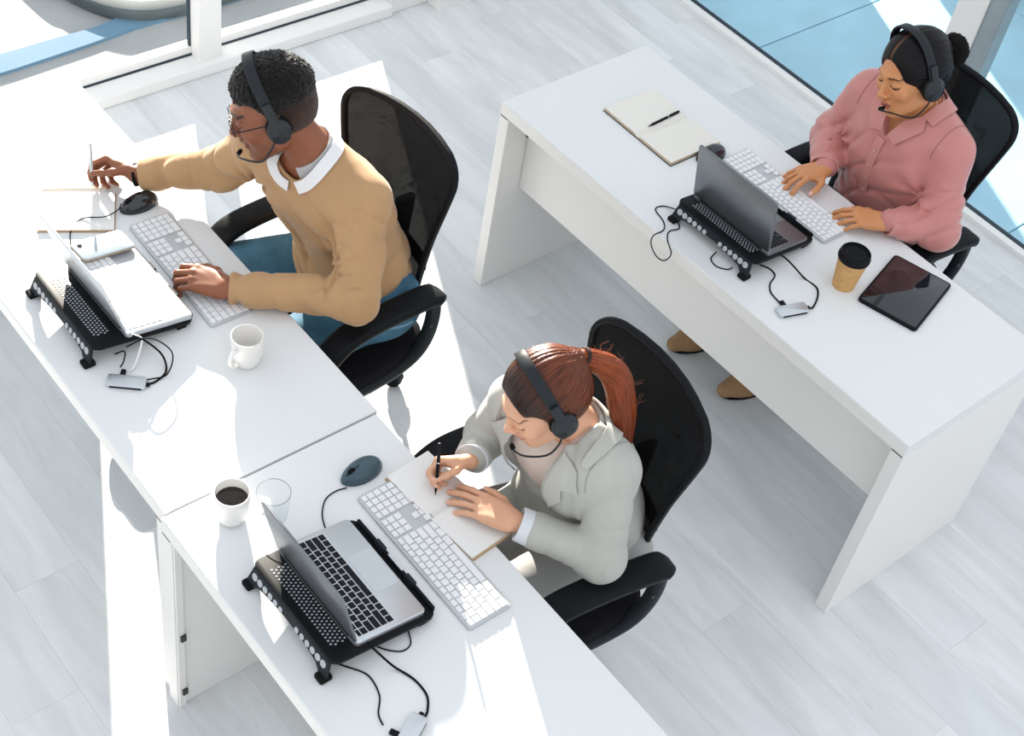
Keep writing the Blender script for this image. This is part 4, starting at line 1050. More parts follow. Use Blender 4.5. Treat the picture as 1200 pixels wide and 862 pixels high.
# ---------------------------------------------------------------- the man
def man():
    H_ = Head((-.570, 1.986, 1.190), math.radians(-26.5), math.radians(21), math.radians(-9), 1.05)
    Rw, gF, gN = grip((-.987, 1.703, .786), (-.90, -.42, 0), (.72, .55), .98, GC, GT)
    P = dict(neck=(-.515, 2.075, 1.045), Ls=(-.365, 2.125, .985), Rs=(-.665, 2.025, 1.0), Le=(-.250, 2.035, .785), Lw=(-.446, 1.785, .787),
             Re=(-.800, 1.985, .835), Rw=Rw, pel=(-.50, 2.215, .57), hL=(-.405, 2.20, .555), hR=(-.595, 2.20, .555),
             kL=(-.345, 1.82, .560), kR=(-.735, 1.83, .570), aL=(-.36, 1.74, .09), aR=(-.72, 1.74, .09))
    S = Field()
    latS = nrm((.955, .25, 0)); latP = (1, .02, 0)
    torso(S, [((-.50, 2.215, .575), latP, .155, .105), ((-.505, 2.205, .70), latP, .135, .095), ((-.51, 2.145, .86), latS, .150, .098), ((-.515, 2.09, .965), latS, .145, .080)])
    for a, b, c, r in ((P['Ls'], P['Le'], P['Lw'], 1), (P['Rs'], P['Re'], P['Rw'], 1)):
        chain(S, [a, b], [.042, .032]); S.cap(b, mixp(b, c, .4), .032, .032, k=.02); S.cap(mixp(b, c, .4), mixp(b, c, .8), .032, .029, k=.02); S.cap(mixp(b, c, .8), c, .029, .0265, k=.02)
        S.cap(P['neck'], a, .045, .05, k=.05)
    for h, k_, a in ((P['hL'], P['kL'], P['aL']), (P['hR'], P['kR'], P['aR'])):
        chain(S, [h, k_], [.080, .056], .04); chain(S, [k_, a], [.054, .036])
    S.cap(P['neck'], H_.w((0, .020, -.055)), .058, .052, k=.03)
    S.head(H_, head_prims(False, 1.02))
    nails = []
    hand(S, P['Lw'], (-.80, -.60, .03), (.12, -.05, 1), -1, [(.42, .85, .5), (.48, .9, .5), (.52, .9, .5), (.52, .8, .5)], [(.7, .7, -.3), (.85, .3, -.3), (.9, 0, -.3)], 1.05, .08, nails=nails)
    hand(S, Rw, gF, gN, 1, GC, GT, .98, .05, nails=nails)
    V, F = S.mesh(HB)
    base = np.array((.25, .086, .040))
    col = face_colors(V, H_, base, (.24, .085, .06), (.012, .008, .006), (.012, .007, .005), False)
    q = H_.loc(V)
    # short stubble on jaw and lip, scalp shade at the shaved sides
    st = (q[:, 2] < -.04) & (q[:, 1] < -.02) & (q[:, 2] > -.13) & (np.abs(q[:, 0]) < .08); w_ = st * .30 * np.clip((-.035 - q[:, 2]) / .03, 0, 1); col = col * (1 - w_[:, None]) + np.array((.05, .025, .016)) * w_[:, None]
    col *= (1 + .10 * snoise(V, 60))[:, None]
    col = paint_nails(V, col, nails, (.50, .27, .20))
    body = to_obj('person', V, F, mat('deep_brown_skin', (.33, .12, .06), .42, attr=True, sss=.12, bump=(220, .12, .0008)), None, col)
    tag(body, 'man with cropped black hair in a tan sweater writing with his right hand', 'person', None)
    # ---- hair : short, curly, shaved sides
    def ex(Fd): pass
    HF = hair_field(H_, .0085, [((0, -.134, .002), (.090, .092, .108)), ((.085, -.080, .004), (.060, .062, .080)), ((-.085, -.080, .004), (.060, .062, .080)), ((0, .05, -.115), (.12, .10, .060)), ((.083, -.002, -.022), (.022, .026, .040)), ((-.083, -.002, -.022), (.022, .026, .040))])
    def curl(Pp, d):
        q = H_.loc(Pp); up = np.clip((q[:, 2] - .015) / .04, 0, 1)
        n1 = np.sin(q[:, 0] * 640 + 3 * np.sin(q[:, 1] * 310)) * np.sin(q[:, 1] * 610 + 3 * np.sin(q[:, 2] * 330)) * np.sin(q[:, 2] * 590 + 3 * np.sin(q[:, 0] * 300))
        return d + .0062 * (1 - up) - .0035 * up - (.0018 + .0046 * up) * n1
    HF.post.append(curl)
    Vh, Fh = HF.mesh(.0030); q = H_.loc(Vh); up = np.clip((q[:, 2] + .005) / .04, 0, 1)[:, None]
    cl = np.array((.0075, .006, .006)) * up + np.array((.050, .024, .014)) * (1 - up)
    to_obj('hair', Vh, Fh, mat('curly_black_hair', (.012, .009, .008), .6, attr=True, spec=.18, sheen=.25, noise=(380, .5), bump=(420, 1.0, .003)), body, cl)
    eyeballs(H_, body)
    # ---- sweater
    W = Field(); o = .012
    torso(W, [((-.50, 2.215, .60), latP, .172, .126), ((-.505, 2.205, .70), latP, .158, .122), ((-.51, 2.145, .86), latS, .172, .118), ((-.515, 2.088, .965), latS, .160, .092)])
    for i, (a, b, c, sd_) in enumerate(((P['Ls'], P['Le'], P['Lw'], 1), (P['Rs'], P['Re'], P['Rw'], -1))):
        W.cap(P['neck'], a, .052, .062, k=.06)
        W.cap(a, b, .066, .056, k=.035, wr=[(.0105, .040, 1.0 + i, .95, .40, (.5, .3, 0)), (.0085, .050, .4, .18, .25, (.4, -.6, .3))])
        e = mixp(b, c, .97)
        W.cap(b, mixp(b, c, .78), .055, .043, k=.03, wr=[(.0105, .034, 2.0 + i, .05, .38, (.6, .4, .2)), (.0055, .045, 3.0, .8, .35, (.7, .2, .0))])
        W.cap(mixp(b, c, .76), e, .043, .0385, k=.012)
        W.cap(mixp(b, c, .955), mixp(b, c, 1.02), .0385, .0375, k=.005)
    def fold(Pp, d):
        g = np.exp(-((Pp[:, 2] - .64) / .10) ** 2)
        u = Pp[:, 2] * 75 + Pp[:, 0] * 30 + 1.5 * np.sin(Pp[:, 0] * 22) + 1.2 * np.sin(Pp[:, 1] * 27)
        d = d + .0115 * g * (crease(u) - .25) - .0035 * snoise(Pp, 24)
        v = Pp[:, 0] * 46 + Pp[:, 2] * 34 + 1.8 * np.sin(Pp[:, 2] * 13) + 1.1 * np.sin(Pp[:, 1] * 21)
        d = d + .0095 * np.exp(-((Pp[:, 2] - .80) / .16) ** 2) * (crease(v, .3) - .2)
        # pulls running from the armpits
        for A in (P['Ls'], P['Rs']):
            q = Pp - (np.array(A) + np.array((0, -.02, -.12))); r = np.linalg.norm(q, axis=1); th = np.arctan2(q[:, 2], q[:, 0] + q[:, 1] * .6)
            d = d - .0075 * np.exp(-(r / .13) ** 2) * np.clip(r / .03, 0, 1) * np.sin(th * 7 + 1)
        return d
    W.post.append(fold)
    def cuffcut(Pp, d):
        for b, c in ((P['Le'], P['Lw']), (P['Re'], P['Rw'])):
            c = np.array(c); dr = nrm(c - np.array(b)); q = Pp - (c - dr * .004); d = np.where((q ** 2).sum(1) < .0049, smx(d, q @ dr, .008), d)
        return d
    W.post.append(cuffcut)
    W.post.append(lambda Pp, d: smx(d, (.565 + .03 * np.sin(Pp[:, 0] * 9)) - Pp[:, 2]))
    nb = np.array(P['neck']); nd = nrm(np.array(H_.w((0, .020, -.055))) - nb)
    def neckcut(Pp, d):
        q = Pp - nb; t = q @ nd; r = np.linalg.norm(q - np.outer(t, nd), axis=1)
        fr = np.clip((2.06 - Pp[:, 1]) / .06, 0, 1); return smx(d, -smx(r - .074 - .006 * fr, -(t + .038 * fr), .01))
    W.post.append(neckcut)
    V, F = W.mesh(HC)
    sw = to_obj('sweater', V, F, mat('tan_wool_knit', (.47, .285, .145), .92, bump=(420, .35, .0012), noise=(9, .07), sheen=.25), body)
    # neck rib, shoulder seam
    def arm_line(s_, e_, off, t): return mixp(s_, e_, t) + np.array(off)
    # shirt collar
    bm = bmesh.new(); N = 36; rows = []
    fwd = -H_.R[:, 1] * 1.0; fwd = nrm(np.array((math.sin(math.radians(5)), -math.cos(math.radians(5)), 0)) * 1.0); fwd = nrm(fwd - nd * (fwd @ nd)); side = np.cross(nd, fwd)
    for i in range(N + 1):
        a = math.radians(14) + (2 * PI - math.radians(28)) * i / N; dr = fwd * math.cos(a) + side * math.sin(a); fr = max(0, math.cos(a))
        z0_, z1_, z2_ = .004, .036 - .006 * fr, -.010 - .022 * fr ** 3
        rows.append([tuple(nb + nd * (z0_ - .012 * fr) + dr * .0675), tuple(nb + nd * z1_ + dr * .0635), tuple(nb + nd * (z1_ + .001) + dr * .0665), tuple(nb + nd * (z2_ + .012) + dr * (.074 + .006 * fr)), tuple(nb + nd * z2_ + dr * (.078 + .010 * fr))])
    vs = [[bm.verts.new(p) for p in r_] for r_ in rows]
    for i in range(N):
        for j in range(4): bm.faces.new((vs[i][j], vs[i][j + 1], vs[i + 1][j + 1], vs[i + 1][j]))
    bmesh.ops.solidify(bm, geom=list(bm.faces), thickness=.0022); build('shirt_collar', bm, mat('white_cotton', (.80, .80, .81), .8, bump=(500, .2, .0008)), body, smooth=True, ang=60)
    W2 = Field(); W2.p = W.p; W2.post = []
    strip('collar_leaf', W2, [tuple(nb + nd * (.012 - .030 * max(0, math.cos(a)) ** 2) + (fwd * math.cos(a) + side * math.sin(a)) * (.074 + .010 * max(0, math.cos(a)))) for a in [math.radians(10) + (2 * PI - math.radians(20)) * i / 16 for i in range(17)]], .032, mat('white_cotton', (.80, .80, .81)), body, .004, .0025, n=4)
    # wristband
    w0 = mixp(P['Re'], P['Rw'], 1.03); dd = nrm(np.array(P['Rw']) - np.array(P['Re'])); u1 = nrm(np.cross(dd, (0, 0, 1))); u2 = np.cross(dd, u1)
    bm = bmesh.new(); sweep(bm, [tuple(w0 + (u1 * math.cos(a) * .031 + u2 * math.sin(a) * .029)) for a in [2 * PI * i / 28 for i in range(28)]], rrect(.003, .009, .001, 1), closed=True, up=tuple(dd)); wb = build('wristband', bm, M_rubber, None, smooth=True, ang=50); tag(wb, 'thin black band on the man\'s right wrist', 'wristband')
    # ---- jeans
    J = Field()
    J.cap(np.array(P['hL']) + (.02, .03, .02), np.array(P['hR']) + (-.02, .03, .02), .112, .112, k=.03)
    for i, (h, k_, a) in enumerate(((P['hL'], P['kL'], P['aL']), (P['hR'], P['kR'], P['aR']))):
        J.cap(h, k_, .098, .072, k=.035, wr=[(.0040, .045, 1 + i, .12, .25, (.5, 0, .3)), (.0022, .06, 2 + i, .8, .4, (.2, 0, .4))]); J.cap(k_, a, .070, .052, k=.03, wr=[(.003, .04, i, .05, .3, None)])
    J.post.append(lambda Pp, d: d - .0018 * snoise(Pp, 33))
    V, F = J.mesh(.0056); jn = to_obj('jeans', V, F, mat('blue_denim', (.055, .165, .26), .85, noise=(14, .35), bump=(700, .4, .001)), body)
    strip('side_seam', J, [mixp(P['hL'], P['kL'], t) + np.array((.085 - .02 * t, .0, .02)) for t in (-.12, .1, .35, .6, .85)], .010, mat('denim_seam', (.16, .30, .40), .85), jn, .0008, .0012)
    strip('fly_seam', J, [mixp(P['pel'], P['kL'], t) + np.array((-.02, 0, .09)) for t in (-.05, .15, .3)], .012, mat('denim_seam', (.16, .30, .40), .85), jn, .0008, .0012)
    for a in (P['aL'], P['aR']): shoe(a, (0, -1), mat('dark_shoe_leather', (.02, .018, .016), .4), body)
    headset('black call headset worn by the man in the tan sweater', H_, tilt=.10, top=.1365, mic=(-.004, -.116, -.088), cup=.030)
    # ---- glasses
    g = empty('eyeglasses', (0, 0, 0), 0, 'thin dark-rimmed glasses on the man\'s face', 'glasses'); Hm = Matrix(np.vstack([np.hstack([H_.R, H_.c[:, None]]), [0, 0, 0, 1]]))
    Mw = mat('thin_dark_metal', (.02, .02, .028), .3, metal=.6)
    for q in (-1, 1):
        pts = [(q * .034 + .0245 * math.cos(a), -.1075 + .10 * abs(q * .034 + .0245 * math.cos(a)) ** 1.3, -.002 + .0225 * math.sin(a)) for a in [2 * PI * i / 30 for i in range(30)]]
        bm = bmesh.new(); sweep(bm, pts, circ(.0013, 6), closed=True)
        for v in bm.verts: v.co = Hm @ v.co
        build('rim', bm, Mw, g, smooth=True)
        bm = bmesh.new(); vs = [bm.verts.new(p) for p in pts]; bm.faces.new(vs); bmesh.ops.solidify(bm, geom=list(bm.faces), thickness=.001)
        for v in bm.verts: v.co = Hm @ v.co
        build('lens', bm, (MATS.get('lens_glass') or pane_glass('lens_glass', (.97, .98, 1), 1.2)), g)
        bm = bmesh.new(); sweep(bm, catmull([(q * .058, -.104, .004), (q * .075, -.090, .004), (q * .0805, -.045, .002), (q * .0825, -.006, -.002), (q * .080, .012, -.022)], 5), rrect(.0022, .0036, .0009, 1), up=(0, 0, 1))
        for v in bm.verts: v.co = Hm @ v.co
        build('temple', bm, Mw, g, smooth=True)
    bm = bmesh.new(); sweep(bm, catmull([(-.0105, -.1085, .004), (0, -.1125, .008), (.0105, -.1085, .004)], 5), circ(.0012, 6))
    for v in bm.verts: v.co = Hm @ v.co
    build('bridge', bm, Mw, g, smooth=True)
    pen('pen', 'white pen held upright by the man', (-.983, 1.700, H + .0075), (-1.000, 1.712, H + .145), mat('pale_grey_pen', (.55, .62, .66), .3), .0042)
def shoe(a, fd, m, par, L=.155, low=0):
    a = np.array(a, float); f = nrm((fd[0], fd[1], 0)); S = Field(); s_ = np.array((-f[1], f[0], 0)); g = np.array((a[0], a[1], 0.0))
    S.cap(a + (0, 0, -.005), g - f * .02 + (0, 0, .05), .046, .046, k=.03); S.cap(g - f * .02 + np.array((0, 0, .042)), g + f * L * .62 + np.array((0, 0, .036)), .038, .036, k=.03); S.cap(g + f * L * .5 + np.array((0, 0, .030)), g + f * L + np.array((0, 0, .026)), .042, .026, k=.03)
    S.post.append(lambda P, d: np.maximum(d, .006 - P[:, 2]))
    V, F = S.mesh(.006); sh = to_obj('shoe', V, F, m, par)
    bm = bmesh.new(); n = 20; prism(bm, [tuple((g + f * (L * .36 + (L * .72) * math.cos(t)) + s_ * (.040 + .006 * math.cos(t)) * math.sin(t))[:2]) for t in [2 * PI * i / n for i in range(n)]], .0005, .012, .002, 1); build('sole', bm, M_rubber, sh, smooth=True, ang=40)

# ---------------------------------------------------------------- woman in the grey blazer
def woman_b():
    H_ = Head((.455, 2.016, 1.096), math.radians(-14), math.radians(28), math.radians(-5), .98)
    Rw, gF, gN = grip((.336, 1.852, .788), (-.53, -.85, 0), (.72, .55), .84, GC, GT)
    P = dict(neck=(.492, 2.095, .995), Ls=(.612, 2.108, .950), Rs=(.340, 2.050, .955), Le=(.682, 2.065, .740), Lw=(.516, 1.932, .787),
             Re=(.268, 2.060, .765), Rw=Rw, hL=(.575, 2.20, .555), hR=(.405, 2.20, .555),
             kL=(.56, 1.80, .56), kR=(.38, 1.80, .56), aL=(.55, 1.72, .10), aR=(.39, 1.72, .10))
    S = Field(); lat = nrm((.99, .12, 0))
    lv = [((.475, 2.20, .57), (1, 0, 0), .150, .095), ((.480, 2.20, .69), (1, .05, 0), .118, .082), ((.480, 2.140, .83), lat, .130, .088), ((.484, 2.098, .92), lat, .130, .068)]
    torso(S, lv)
    for a, b, c in ((P['Ls'], P['Le'], P['Lw']), (P['Rs'], P['Re'], P['Rw'])):
        chain(S, [a, b], [.032, .026]); S.cap(b, mixp(b, c, .5), .026, .027, k=.02); S.cap(mixp(b, c, .5), c, .027, .0205, k=.02); S.cap(P['neck'], a, .034, .038, k=.045)
    for h, k_, a in ((P['hL'], P['kL'], P['aL']), (P['hR'], P['kR'], P['aR'])): chain(S, [h, k_], [.072, .048], .04); chain(S, [k_, a], [.046, .032])
    S.cap(P['neck'], H_.w((0, .022, -.058)), .045, .042, k=.025); S.head(H_, head_prims(True, .95))
    nails = []
    hand(S, P['Lw'], (-.92, -.40, -.06), (.05, -.08, 1), -1, [(.12, .20, .12), (.13, .22, .12), (.15, .24, .15), (.18, .26, .18)], [(.75, .62, -.15), (.95, .3, -.1), (.98, .1, -.1)], .93, .09, nails=nails)
    hand(S, Rw, gF, gN, 1, GC, GT, .84, .05, nails=nails)
    V, F = S.mesh(HB); base = np.array((.72, .40, .255))
    col = face_colors(V, H_, base, (.62, .23, .19), (.10, .05, .028), (.05, .025, .018)); col *= (1 + .04 * snoise(V, 50))[:, None]; col = paint_nails(V, col, nails, (.80, .50, .42))
    body = to_obj('person', V, F, mat('fair_skin', (.70, .42, .30), .45, attr=True, sss=.15, bump=(240, .08, .0006)), None, col)
    tag(body, 'woman with an auburn ponytail and grey blazer writing in a planner', 'person')
    eyeballs(H_, body)
    # hair pulled back, ponytail
    Q = (0, .108, .052)
    def ex(Fd): Fd.ell(H_.w((0, .100, .050)), (.026, .022, .026), R=H_.R, k=.02)
    HF = hair_field(H_, .0075, [((0, -.132, .002), (.082, .088, .108)), ((.088, -.078, -.020), (.055, .060, .080)), ((-.10, -.054, -.048), (.050, .062, .074)), ((0, .045, -.130), (.12, .10, .062)), ((.082, -.002, -.022), (.018, .020, .026)), ((-.082, -.002, -.022), (.018, .020, .026))], extra=ex)
    def groove(Pp, d):
        q = H_.loc(Pp); r = q - np.array(Q); u = np.arctan2(r[:, 0], r[:, 2] + .02); fa = np.clip((q[:, 1] + .06) / .07, .1, 1); return d - fa * (.0012 * np.sin(u * 34 + 2 * np.sin(u * 9)) + .0007 * np.sin(u * 71))
    HF.post.append(groove)
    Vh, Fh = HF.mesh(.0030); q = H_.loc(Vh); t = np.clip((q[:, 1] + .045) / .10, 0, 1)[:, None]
    cl = np.array((.022, .012, .010)) * (1 - t) + np.array((.115, .030, .012)) * t  # auburn painted darker in front for shade, redder behind for sunlight
    mh = mat('auburn_hair', (.16, .05, .02), .34, attr=True, strand=True, spec=.3)
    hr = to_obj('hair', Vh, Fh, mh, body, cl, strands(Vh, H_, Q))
    PT = Field(); p0 = H_.w((0, .112, .055)); px = [p0, (.492, 2.150, 1.150), (.517, 2.172, 1.108), (.541, 2.175, 1.055), (.563, 2.172, 1.005), (.590, 2.165, .955)]
    px = [np.array(tuple(v)) for v in catmull(px, 4)]; rs = [.013, .015, .0175, .0195, .021, .022, .0225, .023, .0235, .0235, .023, .0225, .022, .021, .0195, .018, .0155, .013, .010, .007, .004]
    for i in range(len(px) - 1): PT.cap(px[i], px[i + 1], rs[i], rs[i + 1], k=.02)
    ax = nrm(px[-1] - px[0]); e1 = nrm(np.cross(ax, (0, 0, 1))); e2 = np.cross(ax, e1)
    pf = np.array([tuple(v) for v in catmull([tuple(q) for q in px], 7)])
    def ptc(Pp):
        d2 = np.stack([((Pp - c) ** 2).sum(1) for c in pf], 1); i = d2.argmin(1); c = pf[i]; q = Pp - c; return np.arctan2(q @ e2, q @ e1), i
    def gr(Pp, d):
        u, i = ptc(Pp); l_ = (Pp - px[0]) @ ax; return d - .0016 * np.sin(u * 9 + l_ * 20) - .0008 * np.sin(u * 19 - l_ * 26)
    PT.post.append(gr); Vp, Fp = PT.mesh(.0032); u, i = ptc(Vp); ln = (Vp - px[0]) @ ax
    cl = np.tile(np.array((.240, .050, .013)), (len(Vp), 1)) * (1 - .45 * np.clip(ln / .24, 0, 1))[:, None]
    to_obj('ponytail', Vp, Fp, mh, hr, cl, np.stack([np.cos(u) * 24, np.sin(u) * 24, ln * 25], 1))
    bm = bmesh.new(); d = nrm(px[2] - px[0]); a1 = nrm(np.cross(d, (0, 0, 1))); a2 = np.cross(d, a1); sweep(bm, [tuple(p0 + d * .006 + (a1 * math.cos(t) + a2 * math.sin(t)) * .0185) for t in [2 * PI * i / 20 for i in range(20)]], circ(.005, 8), closed=True); build('hair_tie', bm, mat('dark_elastic', (.03, .012, .01), .8), hr, smooth=True)
    rng = np.random.default_rng(4); bm = bmesh.new()
    for i in range(26):
        s0 = px[rng.integers(2, 14)]; dr = nrm(rng.normal(size=3) * (1, 1, .8) + np.array((.1, .5, .5))); s0 = s0 + dr * .026; sweep(bm, catmull([tuple(s0), tuple(s0 + dr * .012 + rng.normal(size=3) * .004), tuple(s0 + dr * .026 + rng.normal(size=3) * .009)], 3), circ(.00035, 3))
    tag(build('stray_hairs', bm, mat('auburn_strand', (.25, .07, .03), .4), hr), kind='stuff')
    # top
    T = Field(); lt = [(c, l, hw + .008, dp + .010) for c, l, hw, dp in lv]; torso(T, lt); T.cap(P['neck'], P['Ls'], .038, .044, k=.04); T.cap(P['neck'], P['Rs'], .038, .044, k=.04)
    nb = np.array(P['neck']); nd = nrm(np.array(H_.w((0, .022, -.058))) - nb)
    def nc(rad, drop, y0=2.015):
        def f(Pp, d):
            q = Pp - nb; t = q @ nd; r = np.linalg.norm(q - np.outer(t, nd), axis=1); fr = np.clip((y0 + .06 - Pp[:, 1]) / .08, 0, 1)
            return smx(d, -smx(r - rad - .010 * fr, -(t + .0 + drop * fr), .01))
        return f
    T.post.append(nc(.050, .030)); T.post.append(lambda Pp, d: d - .0018 * np.sin(Pp[:, 0] * 95 + 2 * np.sin(Pp[:, 2] * 9)) * (Pp[:, 1] < 2.1)); T.post.append(lambda Pp, d: np.maximum(d, .60 - Pp[:, 2]))
    V, F = T.mesh(HC); tp = to_obj('blouse', V, F, mat('cream_satin_top', (.68, .57, .50), .5, bump=(300, .1, .0006)), body)
    tc_ = np.array((.40, 2.0, .93)); tf = T.proj(np.array([[.455, 1.99, .86]]), .0)[0]
    # blazer : torso shell opened at the front, long to the seat
    B = Field(); bv = [((.475, 2.195, .56), (1, 0, 0), .180, .125), ((.480, 2.195, .68), (1, .05, 0), .160, .118), ((.482, 2.130, .84), lat, .163, .116), ((.482, 2.090, .925), lat, .150, .092)]
    torso(B, bv, .08)
    Mb = mat('pale_grey_suiting', (.46, .46, .425), .85, bump=(500, .25, .0008), noise=(12, .05), sheen=.1); SL = []
    for i, (a, b, c) in enumerate(((P['Ls'], P['Le'], P['Lw']), (P['Rs'], P['Re'], P['Rw']))):
        B.cap(P['neck'], a, .044, .056, k=.05); B.cap(a, mixp(a, b, .22), .055, .050, k=.03)
        G = Field(); G.cap(mixp(a, b, -.05), b, .0575, .051, k=.03, wr=[(.0085, .050, 1 + i, .9, .35, (.5, .2, .2)), (.0030, .06, 2 + i, .35, .3, (.2, .5, .2))])
        G.cap(b, mixp(b, c, .70), .051, .042, k=.03, wr=[(.0095, .042, .5 + i, .1, .40, (.5, .4, .1)), (.003, .045, 2.5, .8, .3, None)]); G.cap(mixp(b, c, .68), mixp(b, c, .74), .0425, .0425, k=.008)
        G.post.append(lambda Pp, d: d - .0030 * snoise(Pp, 28)); SL.append(G)
    def opening(Pp, d):
        # V opening : wedge between the lapels, from the neck to the waist button
        cx_ = .425 - .02 * (Pp[:, 2] - .85); hw = .046 + .16 * (Pp[:, 2] - .72); hw = np.clip(hw, .030, .085)
        w_ = smx(np.abs(Pp[:, 0] - cx_ - .02) - hw, Pp[:, 1] - 2.055)
        w_ = np.maximum(w_, .62 - Pp[:, 2])
        return smx(d, -w_)
    B.post.append(lambda Pp, d: d - .0030 * snoise(Pp, 22) + .0055 * (crease(Pp[:, 0] * 62 + Pp[:, 2] * 30 + 2 * np.sin(Pp[:, 2] * 11) + 1.3 * np.sin(Pp[:, 1] * 25), .35) - .2)); B.post.append(opening); B.post.append(nc(.060, .02)); B.post.append(lambda Pp, d: np.maximum(d, .50 - Pp[:, 2]))
    V, F = B.mesh(HC)
    bz = to_obj('blazer', V, F, Mb, body)
    for G in SL:
        V, F = G.mesh(HC); to_obj('sleeve', V, F, Mb, bz)
    # lapels
    B2 = Field(); B2.p = B.p; B2.post = B.post[:1]
    Mb2 = mat('pale_grey_lapel', (.48, .48, .44), .85, bump=(500, .25, .0008), sheen=.1)
    def sh(L): return [(x - .026, y - .01, z) for x, y, z in L]
    patch('lapel', B2, [(.540, 2.02, .995), (.588, 2.02, .972), (.612, 1.99, .920), (.580, 1.98, .914), (.588, 1.98, .875), (.542, 1.97, .790), (.533, 1.97, .790), (.532, 1.97, .83), (.534, 1.98, .90), (.538, 2.0, .96)], Mb2, bz, .003, .003)
    patch('lapel', B2, sh([(.455, 2.02, .99), (.405, 2.02, .975), (.365, 2.0, .92), (.392, 1.99, .915), (.380, 1.98, .88), (.398, 1.98, .74), (.412, 1.98, .74), (.415, 1.99, .88)]), Mb2, bz, .003, .003)
    strip('collar', B2, [(.370, 2.02, .99), (.395, 2.11, 1.02), (.445, 2.165, 1.03), (.515, 2.170, 1.03), (.567, 2.13, 1.015), (.590, 2.04, .985)], .045, Mb2, bz, .004, .004, widths=[.018, .040, .048, .050, .048, .040, .018])
    Ms = mat('grey_seam', (.33, .33, .31), .9)
    for A, s_ in ((P['Ls'], 1), (P['Rs'], -1)):
        A = np.array(A) - np.array((s_ * .008, 0, 0)); strip('armhole_seam', B2, [tuple(A + np.array((-.006 * s_, .055 * math.cos(t), .06 * math.sin(t)))) for t in (-.4, .3, 1.0, 1.57, 2.1, 2.8, 3.5)], .0022, Ms, bz, .0002, .0008)
    # turned-up shirt cuffs
    for b, c in ((P['Le'], P['Lw']), (P['Re'], P['Rw'])):
        d = nrm(np.array(c) - np.array(b)); e0, e1_ = mixp(b, c, .72), mixp(b, c, .93); u1 = nrm(np.cross(d, (0, 0, 1))); u2 = np.cross(d, u1); bm = bmesh.new(); rows = []
        for t, r_ in ((0, .034), (0, .043), (.5, .0425), (1, .041), (1.03, .038), (.9, .034)):
            p = e0 + (e1_ - e0) * t; rows.append([bm.verts.new(tuple(p + (u1 * math.cos(x) + u2 * math.sin(x) * .92) * (r_ + .0012 * math.sin(3 * x + t)))) for x in [2 * PI * i / 28 for i in range(28)]])
        for A_, B_ in zip(rows[:-1], rows[1:]):
            for i in range(28): bm.faces.new((A_[i], A_[(i + 1) % 28], B_[(i + 1) % 28], B_[i]))
        build('cuff', bm, mat('pale_blue_cuff', (.68, .71, .75), .75, bump=(400, .2, .0006)), bz, smooth=True, ang=60)
    # trousers
    J = Field(); J.cap(np.array(P['hL']) + (.02, .02, 0), np.array(P['hR']) + (-.02, .02, 0), .100, .100, k=.03)
    for i, (h, k_, a) in enumerate(((P['hL'], P['kL'], P['aL']), (P['hR'], P['kR'], P['aR']))): J.cap(h, k_, .092, .070, k=.05, wr=[(.003, .05, 1 + i, .2, .3, (.4, 0, .2))]); J.cap(k_, a, .068, .060, k=.03)
    J.post.append(lambda Pp, d: d - .002 * snoise(Pp, 28)); V, F = J.mesh(.0058); to_obj('trousers', V, F, mat('grey_trousers', (.36, .36, .35), .85, bump=(500, .2, .0008)), body)
    for a in (P['aL'], P['aR']): shoe(a, (0, -1), mat('dark_shoe_leather', (.02, .018, .016), .4), body, .14)
    headset('black call headset on the auburn-haired woman', H_, tilt=.02, top=.134, w_=.077, mic=(-.006, -.120, -.102))
    # fine necklace
    bm = bmesh.new(); c = [(.445, 2.03, 1.0), (.455, 2.0, .965), (.475, 1.985, .945), (.510, 2.0, .965), (.535, 2.03, 1.0)]; S2 = Field(); S2.p = S.p; pr = S.proj(np.array([tuple(v) for v in catmull(c, 6)]), .001); sweep(bm, [tuple(v) for v in pr], circ(.0007, 5)); nk = build('necklace', bm, mat('fine_gold', (.7, .4, .2), .25, metal=1), None); tag(nk, 'fine gold necklace at the auburn-haired woman\'s neckline', 'necklace')
    pen('pen', 'black pen in the right hand of the grey-blazer woman', (.345, 1.846, H + .0155), (.306, 1.872, H + .145), M_blackp, .0043)

